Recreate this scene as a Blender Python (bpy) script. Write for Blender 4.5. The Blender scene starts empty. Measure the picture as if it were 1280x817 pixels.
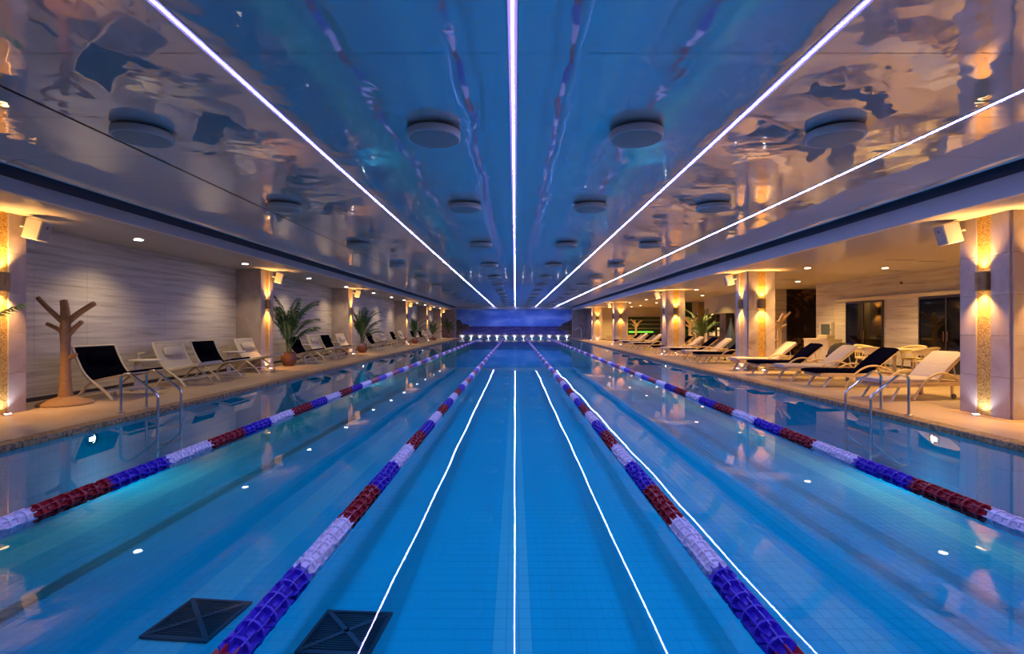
import bpy, math, random
from mathutils import Vector, Matrix
PI = math.pi
R = math.radians
rnd = random.Random(7)
scene = bpy.context.scene
COL = scene.collection

# ------------------------------------------------------------------ camera, world, exposure
cam_d = bpy.data.cameras.new('camera')
cam_d.lens = 18.0; cam_d.sensor_width = 36.0; cam_d.sensor_fit = 'HORIZONTAL'
cam_d.shift_x = -4.0 / 1280; cam_d.shift_y = -2.0 / 1280
cam_d.clip_start = 0.05; cam_d.clip_end = 300
cam = bpy.data.objects.new('camera', cam_d); COL.objects.link(cam)
cam.location = (0, 0, 1.5); cam.rotation_euler = (R(90), 0, 0)
scene.camera = cam

world = bpy.data.worlds.new('world'); scene.world = world; world.use_nodes = True
world.node_tree.nodes['Background'].inputs[0].default_value = (0.02, 0.025, 0.04, 1)
world.node_tree.nodes['Background'].inputs[1].default_value = 0.3

vs = scene.view_settings
vs.view_transform = 'Standard'; vs.look = 'None'; vs.gamma = 1.0; vs.use_curve_mapping = False
vs.exposure = 0.0
cy = scene.cycles
cy.max_bounces = 8; cy.diffuse_bounces = 3; cy.glossy_bounces = 5; cy.transparent_max_bounces = 12
cy.sample_clamp_indirect = 5.0; cy.caustics_reflective = False; cy.caustics_refractive = False

# light levels, all in one place
P_DOWN_LEFT = 175.0        # soffit downlights that wash the left wall
P_DOWN_RIGHT = 560.0       # warm downlights of the right gallery
P_SCONCE = 190.0           # each of the two cones of a wall sconce
P_UPLIGHT = 11.0           # in-floor lamps at the column feet
P_POOL = 30.0            # underwater lamps
P_FOUNTAIN = 16.0
E_LED = 205.0              # emission of the ceiling light strips
C_WARM = (1.0, 0.60, 0.17)
C_DOWN = (1.0, 0.74, 0.42)
C_SCONCE = (1.0, 0.50, 0.14)
C_COOL = (0.86, 0.84, 1.0)
C_POOL = (0.20, 0.75, 1.0)

# ------------------------------------------------------------------ main dimensions (metres; water surface z = 0, y = along the pool)
DECK = 0.07
PXL, PXR = -6.12, 6.06            # pool edges
Y0, YE = -3.5, 60.0               # near and far end of the hall
CEIL = 3.72
SOFL, SOFR = 3.33, 3.24           # soffit heights
FXL, FXR = -6.93, 6.67            # fascia planes
WXL = -9.05                       # left wall
CXL, CXR = -8.25, 7.48            # column faces towards the pool
FLOORZ = -0.82                    # pool floor
COLS_L = [7.75, 16.55, 25.2, 38.4, 47.4, 56.4]
COLS_R = [7.72, 16.45, 25.2, 38.4, 49.2]
CW = 0.86

ORD = ['zeroth', 'first', 'second', 'third', 'fourth', 'fifth', 'sixth', 'seventh', 'eighth', 'ninth', 'tenth', 'eleventh',
       'twelfth', 'thirteenth', 'fourteenth', 'fifteenth', 'sixteenth', 'seventeenth', 'eighteenth', 'nineteenth', 'twentieth']

# ------------------------------------------------------------------ helpers
class MB:
    def __init__(s): s.v = []; s.f = []
    def add(s, vs_, fs_):
        b = len(s.v); s.v += [tuple(p) for p in vs_]; s.f += [tuple(i + b for i in f) for f in fs_]; return s
    def box(s, x0, x1, y0, y1, z0, z1):
        return s.add([(x0,y0,z0),(x1,y0,z0),(x1,y1,z0),(x0,y1,z0),(x0,y0,z1),(x1,y0,z1),(x1,y1,z1),(x0,y1,z1)],
                     [(0,3,2,1),(4,5,6,7),(0,1,5,4),(1,2,6,5),(2,3,7,6),(3,0,4,7)])
    def rbox(s, c, size, mat=None, b=0.0):
        """box with chamfered vertical and horizontal edges, optional rotation matrix"""
        hx, hy, hz = size[0]/2, size[1]/2, size[2]/2
        if b <= 0:
            pts = [(-hx,-hy,-hz),(hx,-hy,-hz),(hx,hy,-hz),(-hx,hy,-hz),(-hx,-hy,hz),(hx,-hy,hz),(hx,hy,hz),(-hx,hy,hz)]
            fs = [(0,3,2,1),(4,5,6,7),(0,1,5,4),(1,2,6,5),(2,3,7,6),(3,0,4,7)]
        else:
            def ring(ix, iy, z):
                k = b
                return [(-ix+k,-iy,z),(ix-k,-iy,z),(ix,-iy+k,z),(ix,iy-k,z),(ix-k,iy,z),(-ix+k,iy,z),(-ix,iy-k,z),(-ix,-iy+k,z)]
            rs = [ring(hx-b, hy-b, -hz), ring(hx, hy, -hz+b), ring(hx, hy, hz-b), ring(hx-b, hy-b, hz)]
            pts = [p for r in rs for p in r]; fs = []
            for j in range(3):
                for i in range(8):
                    a = j*8+i; c2 = j*8+(i+1)%8
                    fs.append((a, c2, c2+8, a+8))
            fs.append(tuple(range(7,-1,-1))); fs.append(tuple(range(24,32)))
        out = []
        for p in pts:
            q = Vector(p)
            if mat is not None: q = mat @ q
            out.append(q + Vector(c))
        return s.add(out, fs)
    def tube(s, pts, r, n=8, cap=True, rs=None):
        P = [Vector(p) for p in pts]; rings = []
        up = None
        for i, p in enumerate(P):
            t = (P[min(i+1, len(P)-1)] - P[max(i-1, 0)]).normalized()
            if up is None:
                a = Vector((0,0,1)) if abs(t.z) < 0.9 else Vector((1,0,0))
                up = (a - t*a.dot(t)).normalized()
            else:
                up = (up - t*up.dot(t)); up = up.normalized() if up.length > 1e-6 else t.orthogonal().normalized()
            w = t.cross(up); rr = rs[i] if rs else r
            rings.append([p + (up*math.cos(2*PI*k/n) + w*math.sin(2*PI*k/n))*rr for k in range(n)])
        vs_ = [q for g in rings for q in g]; fs = []
        for j in range(len(P)-1):
            for k in range(n):
                a = j*n+k; b = j*n+(k+1)%n
                fs.append((a, b, b+n, a+n))
        if cap:
            fs.append(tuple(range(n-1,-1,-1))); fs.append(tuple(range((len(P)-1)*n, len(P)*n)))
        return s.add(vs_, fs)
    def lathe(s, prof, n=20, c=(0,0,0), axis='z'):
        vs_ = []; fs = []
        for (r, z) in prof:
            for k in range(n):
                a = 2*PI*k/n; x, y = r*math.cos(a), r*math.sin(a)
                p = (x, y, z) if axis == 'z' else ((x, z, y) if axis == 'y' else (z, x, y))
                vs_.append((p[0]+c[0], p[1]+c[1], p[2]+c[2]))
        for j in range(len(prof)-1):
            for k in range(n):
                a = j*n+k; b = j*n+(k+1)%n
                fs.append((a, b, b+n, a+n))
        fs.append(tuple(range(n-1,-1,-1))); fs.append(tuple(range((len(prof)-1)*n, len(prof)*n)))
        return s.add(vs_, fs)
    def strip(s, prof, y0, y1):
        """profile of (x, z) extruded along y"""
        vs_ = [(x, y0, z) for x, z in prof] + [(x, y1, z) for x, z in prof]; n = len(prof)
        return s.add(vs_, [(i, i+1, n+i+1, n+i) for i in range(n-1)])
    def mesh(s, name, mat, smooth=False):
        me = bpy.data.meshes.new(name); me.from_pydata(s.v, [], s.f); me.materials.append(mat)
        me.validate(); me.update()
        import bmesh
        bm = bmesh.new(); bm.from_mesh(me); bmesh.ops.recalc_face_normals(bm, faces=bm.faces); bm.to_mesh(me); bm.free()
        if smooth:
            for p in me.polygons: p.use_smooth = True
            try: me.set_sharp_from_angle(angle=R(40))
            except Exception: pass
        return me
    def build(s, name, mat, parent=None, smooth=False, loc=None):
        return link(name, s.mesh(name, mat, smooth), parent, loc)

def link(name, me, parent=None, loc=None, rot=None):
    o = bpy.data.objects.new(name, me); COL.objects.link(o)
    if parent is not None: o.parent = parent
    if loc is not None: o.location = loc
    if rot is not None: o.rotation_euler = rot
    return o
def empty(name, loc, rz=0):
    o = bpy.data.objects.new(name, None); COL.objects.link(o); o.location = loc; o.rotation_euler = (0, 0, rz)
    o.empty_display_size = 0.1
    return o
def tag(o, label=None, cat=None, group=None, kind=None):
    if label: o['label'] = label
    if cat: o['category'] = cat
    if group: o['group'] = group
    if kind: o['kind'] = kind
    return o
def struct(o, label=None):
    o['kind'] = 'structure'
    if label: o['label'] = label
    return o
KIDS = {}
def kids(o):
    return [c for c in COL.objects if c.parent == o]
def copy_tree(o, parent=None, depth=0):
    c = o.copy(); COL.objects.link(c)
    if parent is not None: c.parent = parent
    for ch in list(o.children): copy_tree(ch, c, depth+1)
    return c
def light(kind, name, loc, energy, color, parent=None, rot=None, **kw):
    d = bpy.data.lights.new(name, kind); d.energy = energy; d.color = color
    for k, v in kw.items(): setattr(d, k, v)
    o = bpy.data.objects.new(name, d); COL.objects.link(o); o.location = loc
    if rot is not None: o.rotation_euler = rot
    if parent is not None: o.parent = parent
    return o
def aim(o, d):
    o.rotation_euler = Vector(d).to_track_quat('-Z', 'Y').to_euler()
def catmull(pts, n=6):
    P = [Vector(p) for p in pts]; out = []
    for i in range(len(P)-1):
        p0 = P[max(i-1,0)]; p1 = P[i]; p2 = P[i+1]; p3 = P[min(i+2,len(P)-1)]
        for k in range(n):
            t = k/n
            out.append(0.5*((2*p1)+(-p0+p2)*t+(2*p0-5*p1+4*p2-p3)*t*t+(-p0+3*p1-3*p2+p3)*t**3))
    out.append(P[-1]); return out

# ------------------------------------------------------------------ materials
MAT = {}
def base_mat(name):
    m = bpy.data.materials.new(name); m.use_nodes = True
    nt = m.node_tree; return m, nt, nt.nodes, nt.links, nt.nodes['Principled BSDF']
def plain(name, col, rough=0.5, metal=0.0, var=0.0, scale=8.0, bump=0.0, bscale=60.0, spec=0.5):
    m, nt, N, L, b = base_mat(name)
    b.inputs['Base Color'].default_value = (*col, 1); b.inputs['Roughness'].default_value = rough
    b.inputs['Metallic'].default_value = metal; b.inputs['Specular IOR Level'].default_value = spec
    tc = N.new('ShaderNodeTexCoord')
    if var > 0:
        n = N.new('ShaderNodeTexNoise'); n.inputs['Scale'].default_value = scale; n.inputs['Detail'].default_value = 4
        L.new(tc.outputs['Object'], n.inputs['Vector'])
        r = N.new('ShaderNodeValToRGB')
        r.color_ramp.elements[0].position = 0.3; r.color_ramp.elements[1].position = 0.7
        r.color_ramp.elements[0].color = (*[c*(1-var) for c in col], 1)
        r.color_ramp.elements[1].color = (*[min(1, c*(1+var)) for c in col], 1)
        L.new(n.outputs['Fac'], r.inputs['Fac']); L.new(r.outputs['Color'], b.inputs['Base Color'])
    if bump > 0:
        n2 = N.new('ShaderNodeTexNoise'); n2.inputs['Scale'].default_value = bscale; n2.inputs['Detail'].default_value = 3
        L.new(tc.outputs['Object'], n2.inputs['Vector'])
        bp = N.new('ShaderNodeBump'); bp.inputs['Strength'].default_value = bump; bp.inputs['Distance'].default_value = 0.01
        L.new(n2.outputs['Fac'], bp.inputs['Height']); L.new(bp.outputs['Normal'], b.inputs['Normal'])
    MAT[name] = m; return m
def emit(name, col, strength):
    m, nt, N, L, b = base_mat(name)
    b.inputs['Base Color'].default_value = (*[c*0.5 for c in col], 1)
    b.inputs['Emission Color'].default_value = (*col, 1); b.inputs['Emission Strength'].default_value = strength
    MAT[name] = m; return m
def world_pos(N, L, sx, sy, sz, with_random=0.0):
    g = N.new('ShaderNodeNewGeometry'); mp = N.new('ShaderNodeMapping')
    mp.inputs['Scale'].default_value = (sx, sy, sz)
    L.new(g.outputs['Position'], mp.inputs['Vector'])
    if with_random > 0:
        oi = N.new('ShaderNodeObjectInfo'); mu = N.new('ShaderNodeMath'); mu.operation = 'MULTIPLY'
        mu.inputs[1].default_value = with_random; L.new(oi.outputs['Random'], mu.inputs[0])
        cx = N.new('ShaderNodeCombineXYZ')
        for k in range(3): L.new(mu.outputs[0], cx.inputs[k])
        va = N.new('ShaderNodeVectorMath'); va.operation = 'ADD'
        L.new(mp.outputs[0], va.inputs[0]); L.new(cx.outputs[0], va.inputs[1]); return va.outputs[0]
    return mp.outputs[0]
def ramp(N, stops):
    r = N.new('ShaderNodeValToRGB'); e = r.color_ramp.elements
    while len(e) < len(stops): e.new(0.5)
    for i, (p, c) in enumerate(stops): e[i].position = p; e[i].color = (*c, 1)
    return r
def veined(name, stops, sx=0.45, sy=0.45, sz=9.0, rough=0.45, rand=7.0, detail=6, dist=0.6):
    m, nt, N, L, b = base_mat(name)
    v = world_pos(N, L, sx, sy, sz, rand)
    n = N.new('ShaderNodeTexNoise'); n.inputs['Scale'].default_value = 1.0; n.inputs['Detail'].default_value = detail
    n.inputs['Roughness'].default_value = 0.62; n.inputs['Distortion'].default_value = dist
    L.new(v, n.inputs['Vector']); r = ramp(N, stops)
    L.new(n.outputs['Fac'], r.inputs['Fac']); L.new(r.outputs['Color'], b.inputs['Base Color'])
    b.inputs['Roughness'].default_value = rough
    MAT[name] = m; return m

veined('wall_stone', [(0.28, (0.30,0.25,0.20)), (0.42, (0.50,0.44,0.36)), (0.55, (0.62,0.56,0.47)), (0.75, (0.70,0.64,0.54))], rand=0.0, sz=11)
veined('column_marble', [(0.25, (0.22,0.145,0.12)), (0.38, (0.38,0.30,0.255)), (0.55, (0.45,0.37,0.32)), (0.8, (0.50,0.42,0.365))],
       sx=1.1, sy=1.1, sz=1.0, rough=0.3, rand=11.0, dist=1.6)
veined('dark_marble', [(0.3, (0.012,0.008,0.006)), (0.52, (0.03,0.018,0.012)), (0.58, (0.20,0.10,0.05)), (0.64, (0.02,0.012,0.01))],
       sx=0.7, sy=0.7, sz=0.7, rough=0.12, rand=0, dist=2.0)
veined('deck_stone', [(0.3, (0.42,0.29,0.165)), (0.5, (0.50,0.36,0.215)), (0.7, (0.56,0.42,0.265))], sx=0.7, sy=0.7, sz=1, rough=0.32, rand=0)
veined('cream_plaster', [(0.3, (0.55,0.47,0.36)), (0.6, (0.62,0.54,0.43))], sx=0.6, sy=0.6, sz=0.6, rough=0.6, rand=0)

def mosaic_edge():
    m, nt, N, L, b = base_mat('coping_mosaic')
    v = world_pos(N, L, 1, 1, 1); vo = N.new('ShaderNodeTexVoronoi'); vo.inputs['Scale'].default_value = 34
    L.new(v, vo.inputs['Vector'])
    r = ramp(N, [(0.0, (0.10,0.055,0.025)), (0.5, (0.24,0.14,0.065)), (1.0, (0.42,0.27,0.13))])
    sp = N.new('ShaderNodeSeparateColor'); L.new(vo.outputs['Color'], sp.inputs[0]); L.new(sp.outputs[0], r.inputs['Fac'])
    L.new(r.outputs['Color'], b.inputs['Base Color']); b.inputs['Roughness'].default_value = 0.4
    MAT['coping_mosaic'] = m
mosaic_edge()
def gold():
    m, nt, N, L, b = base_mat('gold_mosaic')
    v = world_pos(N, L, 1, 1, 1); vo = N.new('ShaderNodeTexVoronoi'); vo.inputs['Scale'].default_value = 70
    L.new(v, vo.inputs['Vector'])
    r = ramp(N, [(0.0, (0.32,0.17,0.03)), (0.5, (0.62,0.38,0.08)), (1.0, (0.86,0.60,0.20))])
    sp = N.new('ShaderNodeSeparateColor'); L.new(vo.outputs['Color'], sp.inputs[0]); L.new(sp.outputs[0], r.inputs['Fac'])
    L.new(r.outputs['Color'], b.inputs['Base Color']); b.inputs['Roughness'].default_value = 0.45; b.inputs['Metallic'].default_value = 0.55
    bp = N.new('ShaderNodeBump'); bp.inputs['Strength'].default_value = 0.6; bp.inputs['Distance'].default_value = 0.004
    L.new(sp.outputs[1], bp.inputs['Height']); L.new(bp.outputs['Normal'], b.inputs['Normal'])
    MAT['gold_mosaic'] = m
gold()
def tile_mat(name, c0, c1, rough=0.6, grid=None):
    m, nt, N, L, b = base_mat(name)
    v = world_pos(N, L, 1, 1, 1)
    n = N.new('ShaderNodeTexNoise'); n.inputs['Scale'].default_value = 0.35; n.inputs['Detail'].default_value = 3
    L.new(v, n.inputs['Vector']); r = ramp(N, [(0.3, c0), (0.7, c1)]); L.new(n.outputs['Fac'], r.inputs['Fac'])
    src = r.outputs['Color']
    if grid:
        br = N.new('ShaderNodeTexBrick'); br.offset = 0; br.inputs['Scale'].default_value = 1
        br.inputs['Brick Width'].default_value = grid[0]; br.inputs['Row Height'].default_value = grid[1]
        br.inputs['Mortar Size'].default_value = 0.006
        br.inputs['Mortar'].default_value = (*[c*0.88 for c in c0], 1)
        L.new(v, br.inputs['Vector']); L.new(src, br.inputs['Color1']); L.new(src, br.inputs['Color2']); src = br.outputs['Color']
    L.new(src, b.inputs['Base Color']); b.inputs['Roughness'].default_value = rough; b.inputs['Specular IOR Level'].default_value = 0.08
    MAT[name] = m
TB0, TB1 = (0.003,0.72,0.88), (0.004,0.76,0.92)
TS0, TS1 = (0.10,0.87,0.94), (0.12,0.90,0.96)
tile_mat('pool_tile', TB0, TB1); tile_mat('stripe_tile', TS0, TS1)
tile_mat('pool_tile_far', TB0, TB1, grid=(0.097, 0.14)); tile_mat('stripe_tile_far', TS0, TS1, grid=(0.097, 0.14))
plain('grout', (0.003,0.62,0.77), 0.7, var=0.1)

def water_mat():
    m, nt, N, L, b = base_mat('water')
    N.remove(b); out = N['Material Output']
    v = world_pos(N, L, 1, 0.7, 1)
    n1 = N.new('ShaderNodeTexNoise'); n1.inputs['Scale'].default_value = 0.55; n1.inputs['Detail'].default_value = 1.5
    n1.inputs['Roughness'].default_value = 0.35
    L.new(v, n1.inputs['Vector'])
    bp = N.new('ShaderNodeBump'); bp.inputs['Strength'].default_value = 1.0; bp.inputs['Distance'].default_value = 0.006
    L.new(n1.outputs['Fac'], bp.inputs['Height'])
    fr = N.new('ShaderNodeFresnel'); fr.inputs['IOR'].default_value = 1.34; L.new(bp.outputs['Normal'], fr.inputs['Normal'])
    tr = N.new('ShaderNodeBsdfTransparent'); tr.inputs['Color'].default_value = (0.72, 0.92, 0.98, 1)
    gl = N.new('ShaderNodeBsdfGlossy'); gl.inputs['Roughness'].default_value = 0.015; L.new(bp.outputs['Normal'], gl.inputs['Normal'])
    mx = N.new('ShaderNodeMixShader'); L.new(fr.outputs[0], mx.inputs['Fac']); L.new(tr.outputs[0], mx.inputs[1]); L.new(gl.outputs[0], mx.inputs[2])
    L.new(mx.outputs[0], out.inputs['Surface'])
    MAT['water'] = m
water_mat()
def film(name, diff, mirror, fac, rough, wav, tint=(1,1,1)):
    """glossy stretched ceiling film, slightly buckled"""
    m, nt, N, L, b = base_mat(name); N.remove(b); out = N['Material Output']
    v = world_pos(N, L, 1.0, 1.0, 1.0)
    n1 = N.new('ShaderNodeTexNoise'); n1.inputs['Scale'].default_value = 0.85; n1.inputs['Detail'].default_value = 3.2
    n1.inputs['Roughness'].default_value = 0.46; n1.inputs['Distortion'].default_value = 0.5
    L.new(v, n1.inputs['Vector'])
    bp = N.new('ShaderNodeBump'); bp.inputs['Strength'].default_value = 1.0; bp.inputs['Distance'].default_value = wav
    L.new(n1.outputs['Fac'], bp.inputs['Height'])
    df = N.new('ShaderNodeBsdfDiffuse'); df.inputs['Color'].default_value = (*diff, 1)
    gl = N.new('ShaderNodeBsdfGlossy'); gl.inputs['Color'].default_value = (*mirror, 1); gl.inputs['Roughness'].default_value = rough
    L.new(bp.outputs['Normal'], gl.inputs['Normal'])
    mx = N.new('ShaderNodeMixShader'); mx.inputs['Fac'].default_value = fac
    L.new(df.outputs[0], mx.inputs[1]); L.new(gl.outputs[0], mx.inputs[2]); L.new(mx.outputs[0], out.inputs['Surface'])
    MAT[name] = m
film('ceiling_film', (0.52,0.52,0.54), (0.86,0.87,0.9), 0.44, 0.010, 0.018)
film('soffit_film', (0.60,0.54,0.46), (0.8,0.76,0.7), 0.30, 0.05, 0.006)
plain('fascia_white', (0.50,0.47,0.50), 0.45, var=0.04, scale=2)
plain('slot_dark', (0.07,0.07,0.10), 0.7)
plain('seam_dark', (0.05,0.045,0.045), 0.6)
plain('grey_plastic', (0.46,0.45,0.44), 0.45, var=0.04)
plain('grille_grey', (0.32,0.31,0.30), 0.6, var=0.06, scale=90, bump=0.5, bscale=250)
plain('steel', (0.55,0.56,0.60), 0.22, metal=1.0)
plain('bronze', (0.30,0.18,0.07), 0.35, metal=0.9, var=0.1)
plain('white_metal', (0.66,0.60,0.49), 0.4, var=0.03)
plain('cream_frame', (0.68,0.58,0.38), 0.42, var=0.06, scale=20)
plain('cream_fabric', (0.52,0.45,0.33), 0.85, var=0.06, scale=30, bump=0.35, bscale=40)
plain('black_fabric', (0.003,0.003,0.006), 0.9, spec=0.0, var=0.2, scale=30, bump=0.35, bscale=40)
plain('white_fabric', (0.50,0.41,0.35), 0.85, var=0.04, scale=20, bump=0.5, bscale=14)
plain('navy_fabric', (0.003,0.003,0.011), 0.9, spec=0.0, var=0.2, scale=20, bump=0.5, bscale=14)
plain('pillow_fabric', (0.50,0.44,0.35), 0.9, var=0.05, bump=0.4, bscale=20)
plain('lounger_wood', (0.66,0.46,0.24), 0.5, var=0.1, scale=15)
plain('rattan', (0.34,0.19,0.085), 0.7, var=0.25, scale=60, bump=0.9, bscale=90)
plain('rattan_lit', (0.74,0.52,0.24), 0.7, var=0.2, scale=60, bump=0.9, bscale=90)  # rattan with the yellow gallery light put into its colour
plain('terracotta', (0.15,0.06,0.032), 0.5, var=0.15, scale=9)
plain('soil', (0.04,0.025,0.015), 0.9, var=0.3, scale=40)
plain('leaf_green', (0.045,0.13,0.03), 0.5, var=0.35, scale=4)
plain('stem_green', (0.10,0.13,0.04), 0.6, var=0.2)
plain('float_red', (0.30,0.008,0.02), 0.35); plain('float_blue', (0.05,0.025,0.55), 0.35); plain('float_white', (0.72,0.68,0.85), 0.4)
plain('cable', (0.5,0.5,0.55), 0.4)
plain('grate_dark', (0.006,0.03,0.05), 0.6); plain('grate_bar', (0.012,0.07,0.11), 0.5)
plain('door_glass', (0.004,0.003,0.003), 0.05, spec=0.45)
plain('door_frame', (0.02,0.014,0.01), 0.3)
plain('shelf_wood', (0.025,0.014,0.01), 0.4, var=0.2)
plain('towel_white', (0.85,0.83,0.78), 0.9); plain('bottle_green', (0.45,0.60,0.12), 0.2)
plain('vase_blue', (0.03,0.05,0.09), 0.35, var=0.1)
plain('black_shell', (0.012,0.010,0.012), 0.5, var=0.2)
plain('smoke_glass', (0.10,0.13,0.11), 0.08)
plain('green_glass', (0.03,0.06,0.03), 0.1); plain('wicker_cream', (0.72,0.58,0.30), 0.6, var=0.12, scale=60, bump=0.6, bscale=80)
plain('plinth_dark', (0.16,0.15,0.19), 0.4, var=0.2, scale=3)
emit('led_core', (0.40, 0.42, 1.0), E_LED); emit('led_halo', (0.26, 0.17, 1.0), 1.6)
emit('lamp_warm', (1.0, 0.78, 0.45), 14.0); emit('lamp_cool', (0.95, 0.93, 1.0), 16.0); emit('lamp_pool', (1.0, 0.98, 0.86), 40.0)
for _n in ('lamp_warm', 'lamp_cool', 'lamp_pool'): MAT[_n].cycles.emission_sampling = 'NONE'
emit('green_led', (0.25, 1.0, 0.08), 1.2); emit('sconce_glow', (1.0, 0.62, 0.25), 10.0); MAT['sconce_glow'].cycles.emission_sampling = 'NONE'; MAT['led_halo'].cycles.emission_sampling = 'NONE'

def mural_mat():
    m, nt, N, L, b = base_mat('mural_paint')
    tc = N.new('ShaderNodeTexCoord'); mp = N.new('ShaderNodeMapping'); mp.inputs['Scale'].default_value = (0.28, 1, 0.9)
    L.new(tc.outputs['Object'], mp.inputs['Vector'])
    n = N.new('ShaderNodeTexNoise'); n.inputs['Scale'].default_value = 1.2; n.inputs['Detail'].default_value = 5; L.new(mp.outputs[0], n.inputs['Vector'])
    sky = ramp(N, [(0.3, (0.05,0.14,0.55)), (0.5, (0.11,0.26,0.75)), (0.62, (0.26,0.42,0.85)), (0.8, (0.50,0.50,0.80))]); L.new(n.outputs['Fac'], sky.inputs['Fac'])
    mp2 = N.new('ShaderNodeMapping'); mp2.inputs['Scale'].default_value = (0.8, 1, 5); L.new(tc.outputs['Object'], mp2.inputs['Vector'])
    n2 = N.new('ShaderNodeTexNoise'); n2.inputs['Scale'].default_value = 1.5; n2.inputs['Detail'].default_value = 5; L.new(mp2.outputs[0], n2.inputs['Vector'])
    sea = ramp(N, [(0.35, (0.015,0.012,0.10)), (0.55, (0.03,0.03,0.20)), (0.75, (0.10,0.10,0.40))]); L.new(n2.outputs['Fac'], sea.inputs['Fac'])
    sp = N.new('ShaderNodeSeparateXYZ'); L.new(tc.outputs['Object'], sp.inputs[0])
    hz = N.new('ShaderNodeMath'); hz.operation = 'GREATER_THAN'; hz.inputs[1].default_value = 1.40; L.new(sp.outputs[2], hz.inputs[0])
    m1 = N.new('ShaderNodeMixRGB'); L.new(hz.outputs[0], m1.inputs[0]); L.new(sea.outputs['Color'], m1.inputs[1]); L.new(sky.outputs['Color'], m1.inputs[2])
    # cliffs at both sides: |x| bigger than a limit that grows with height
    ab = N.new('ShaderNodeMath'); ab.operation = 'ABSOLUTE'; L.new(sp.outputs[0], ab.inputs[0])
    n3 = N.new('ShaderNodeTexNoise'); n3.inputs['Scale'].default_value = 1.6; n3.inputs['Detail'].default_value = 5; L.new(tc.outputs['Object'], n3.inputs['Vector'])
    q = N.new('ShaderNodeMath'); q.operation = 'MULTIPLY_ADD'; q.inputs[1].default_value = 2.2; L.new(n3.outputs['Fac'], q.inputs[0]); L.new(ab.outputs[0], q.inputs[2])
    z2 = N.new('ShaderNodeMath'); z2.operation = 'SUBTRACT'; z2.inputs[1].default_value = 1.25; L.new(sp.outputs[2], z2.inputs[0])
    za = N.new('ShaderNodeMath'); za.operation = 'ABSOLUTE'; L.new(z2.outputs[0], za.inputs[0])
    lim = N.new('ShaderNodeMath'); lim.operation = 'MULTIPLY_ADD'; lim.inputs[1].default_value = 1.6; lim.inputs[2].default_value = 6.2; L.new(za.outputs[0], lim.inputs[0])
    gt = N.new('ShaderNodeMath'); gt.operation = 'GREATER_THAN'; L.new(q.outputs[0], gt.inputs[0]); L.new(lim.outputs[0], gt.inputs[1])
    rock = ramp(N, [(0.35, (0.02,0.014,0.02)), (0.6, (0.07,0.05,0.05)), (0.8, (0.2,0.14,0.1))])
    L.new(n2.outputs['Fac'], rock.inputs['Fac'])
    m2 = N.new('ShaderNodeMixRGB'); L.new(gt.outputs[0], m2.inputs[0]); L.new(m1.outputs[0], m2.inputs[1]); L.new(rock.outputs['Color'], m2.inputs[2])
    L.new(m2.outputs[0], b.inputs['Base Color']); b.inputs['Roughness'].default_value = 0.5
    MAT['mural_paint'] = m
mural_mat()

# ------------------------------------------------------------------ pool basin and water
m = MB(); m.add([(PXL,Y0+1,0),(PXR,Y0+1,0),(PXR,YE-0.25,0),(PXL,YE-0.25,0)], [(0,1,2,3)])
struct(m.build('water', MAT['water']), 'calm clear blue swimming pool water')
TW, TL = 0.097, 0.14
YT = 15.4                                                   # tiles are pieces up to here, material beyond
pf = MB(); pf.box(PXL-0.2, PXR+0.2, Y0, YT, FLOORZ-0.2, FLOORZ-0.006)
pool_floor = struct(pf.build('floor_pool', MAT['grout']), 'blue tiled pool floor seen through the water')
def stripe_of(x):
    for c, hw in ((-0.02, 0.1455), (-2.55, 0.194), (2.52, 0.194), (-4.97, 0.194), (4.95, 0.194)):
        if abs(x-c) < hw: return True
    return False
cells = []
nx = int((PXR-PXL)/TW)
xs0 = -0.02 - TW/2 - 62*TW
for j in range(int(round((YT-2.94)/TL))):
    y = 2.94 + j*TL
    for i in range(126):
        x = xs0 + i*TW
        if x < PXL or x+TW > PXR: continue
        if abs(x+TW/2) > (y+TL)*1.02+0.15: continue
        cells.append((y, x))
def tile_geo(mb, x, y, g=0.0024):
    z0, z1 = FLOORZ-0.006, FLOORZ-0.003
    mb.add([(x+g,y+g,z1),(x+TW-g,y+g,z1),(x+TW-g,y+TL-g,z1),(x+g,y+TL-g,z1),(x+g,y+g,z0),(x+TW-g,y+g,z0),(x+TW-g,y+TL-g,z0),(x+g,y+TL-g,z0)],
           [(0,1,2,3),(4,5,1,0),(5,6,2,1),(6,7,3,2),(7,4,0,3)])
tb = MB(); tile_geo(tb, 0, 0); me_t = tb.mesh('tile', MAT['pool_tile']); 
tb = MB(); tile_geo(tb, 0, 0); me_s = tb.mesh('tile', MAT['stripe_tile'])
near = sorted([c for c in cells if c[0] > 3.45 and abs(c[1]) < c[0]*0.98], key=lambda c: (round(c[0], 3), abs(c[1])))[:300]
nset = set(near)
for (y, x) in near:
    link('tile', me_s if stripe_of(x+TW/2) else me_t, pool_floor, (x, y, 0))
ra, rb = MB(), MB()
for (y, x) in cells:
    if (y, x) in nset: continue
    tile_geo(rb if stripe_of(x+TW/2) else ra, x, y)
tag(ra.build('tile_field', MAT['pool_tile'], pool_floor), kind='stuff')
tag(rb.build('tile_stripe_field', MAT['stripe_tile'], pool_floor), kind='stuff')
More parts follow.
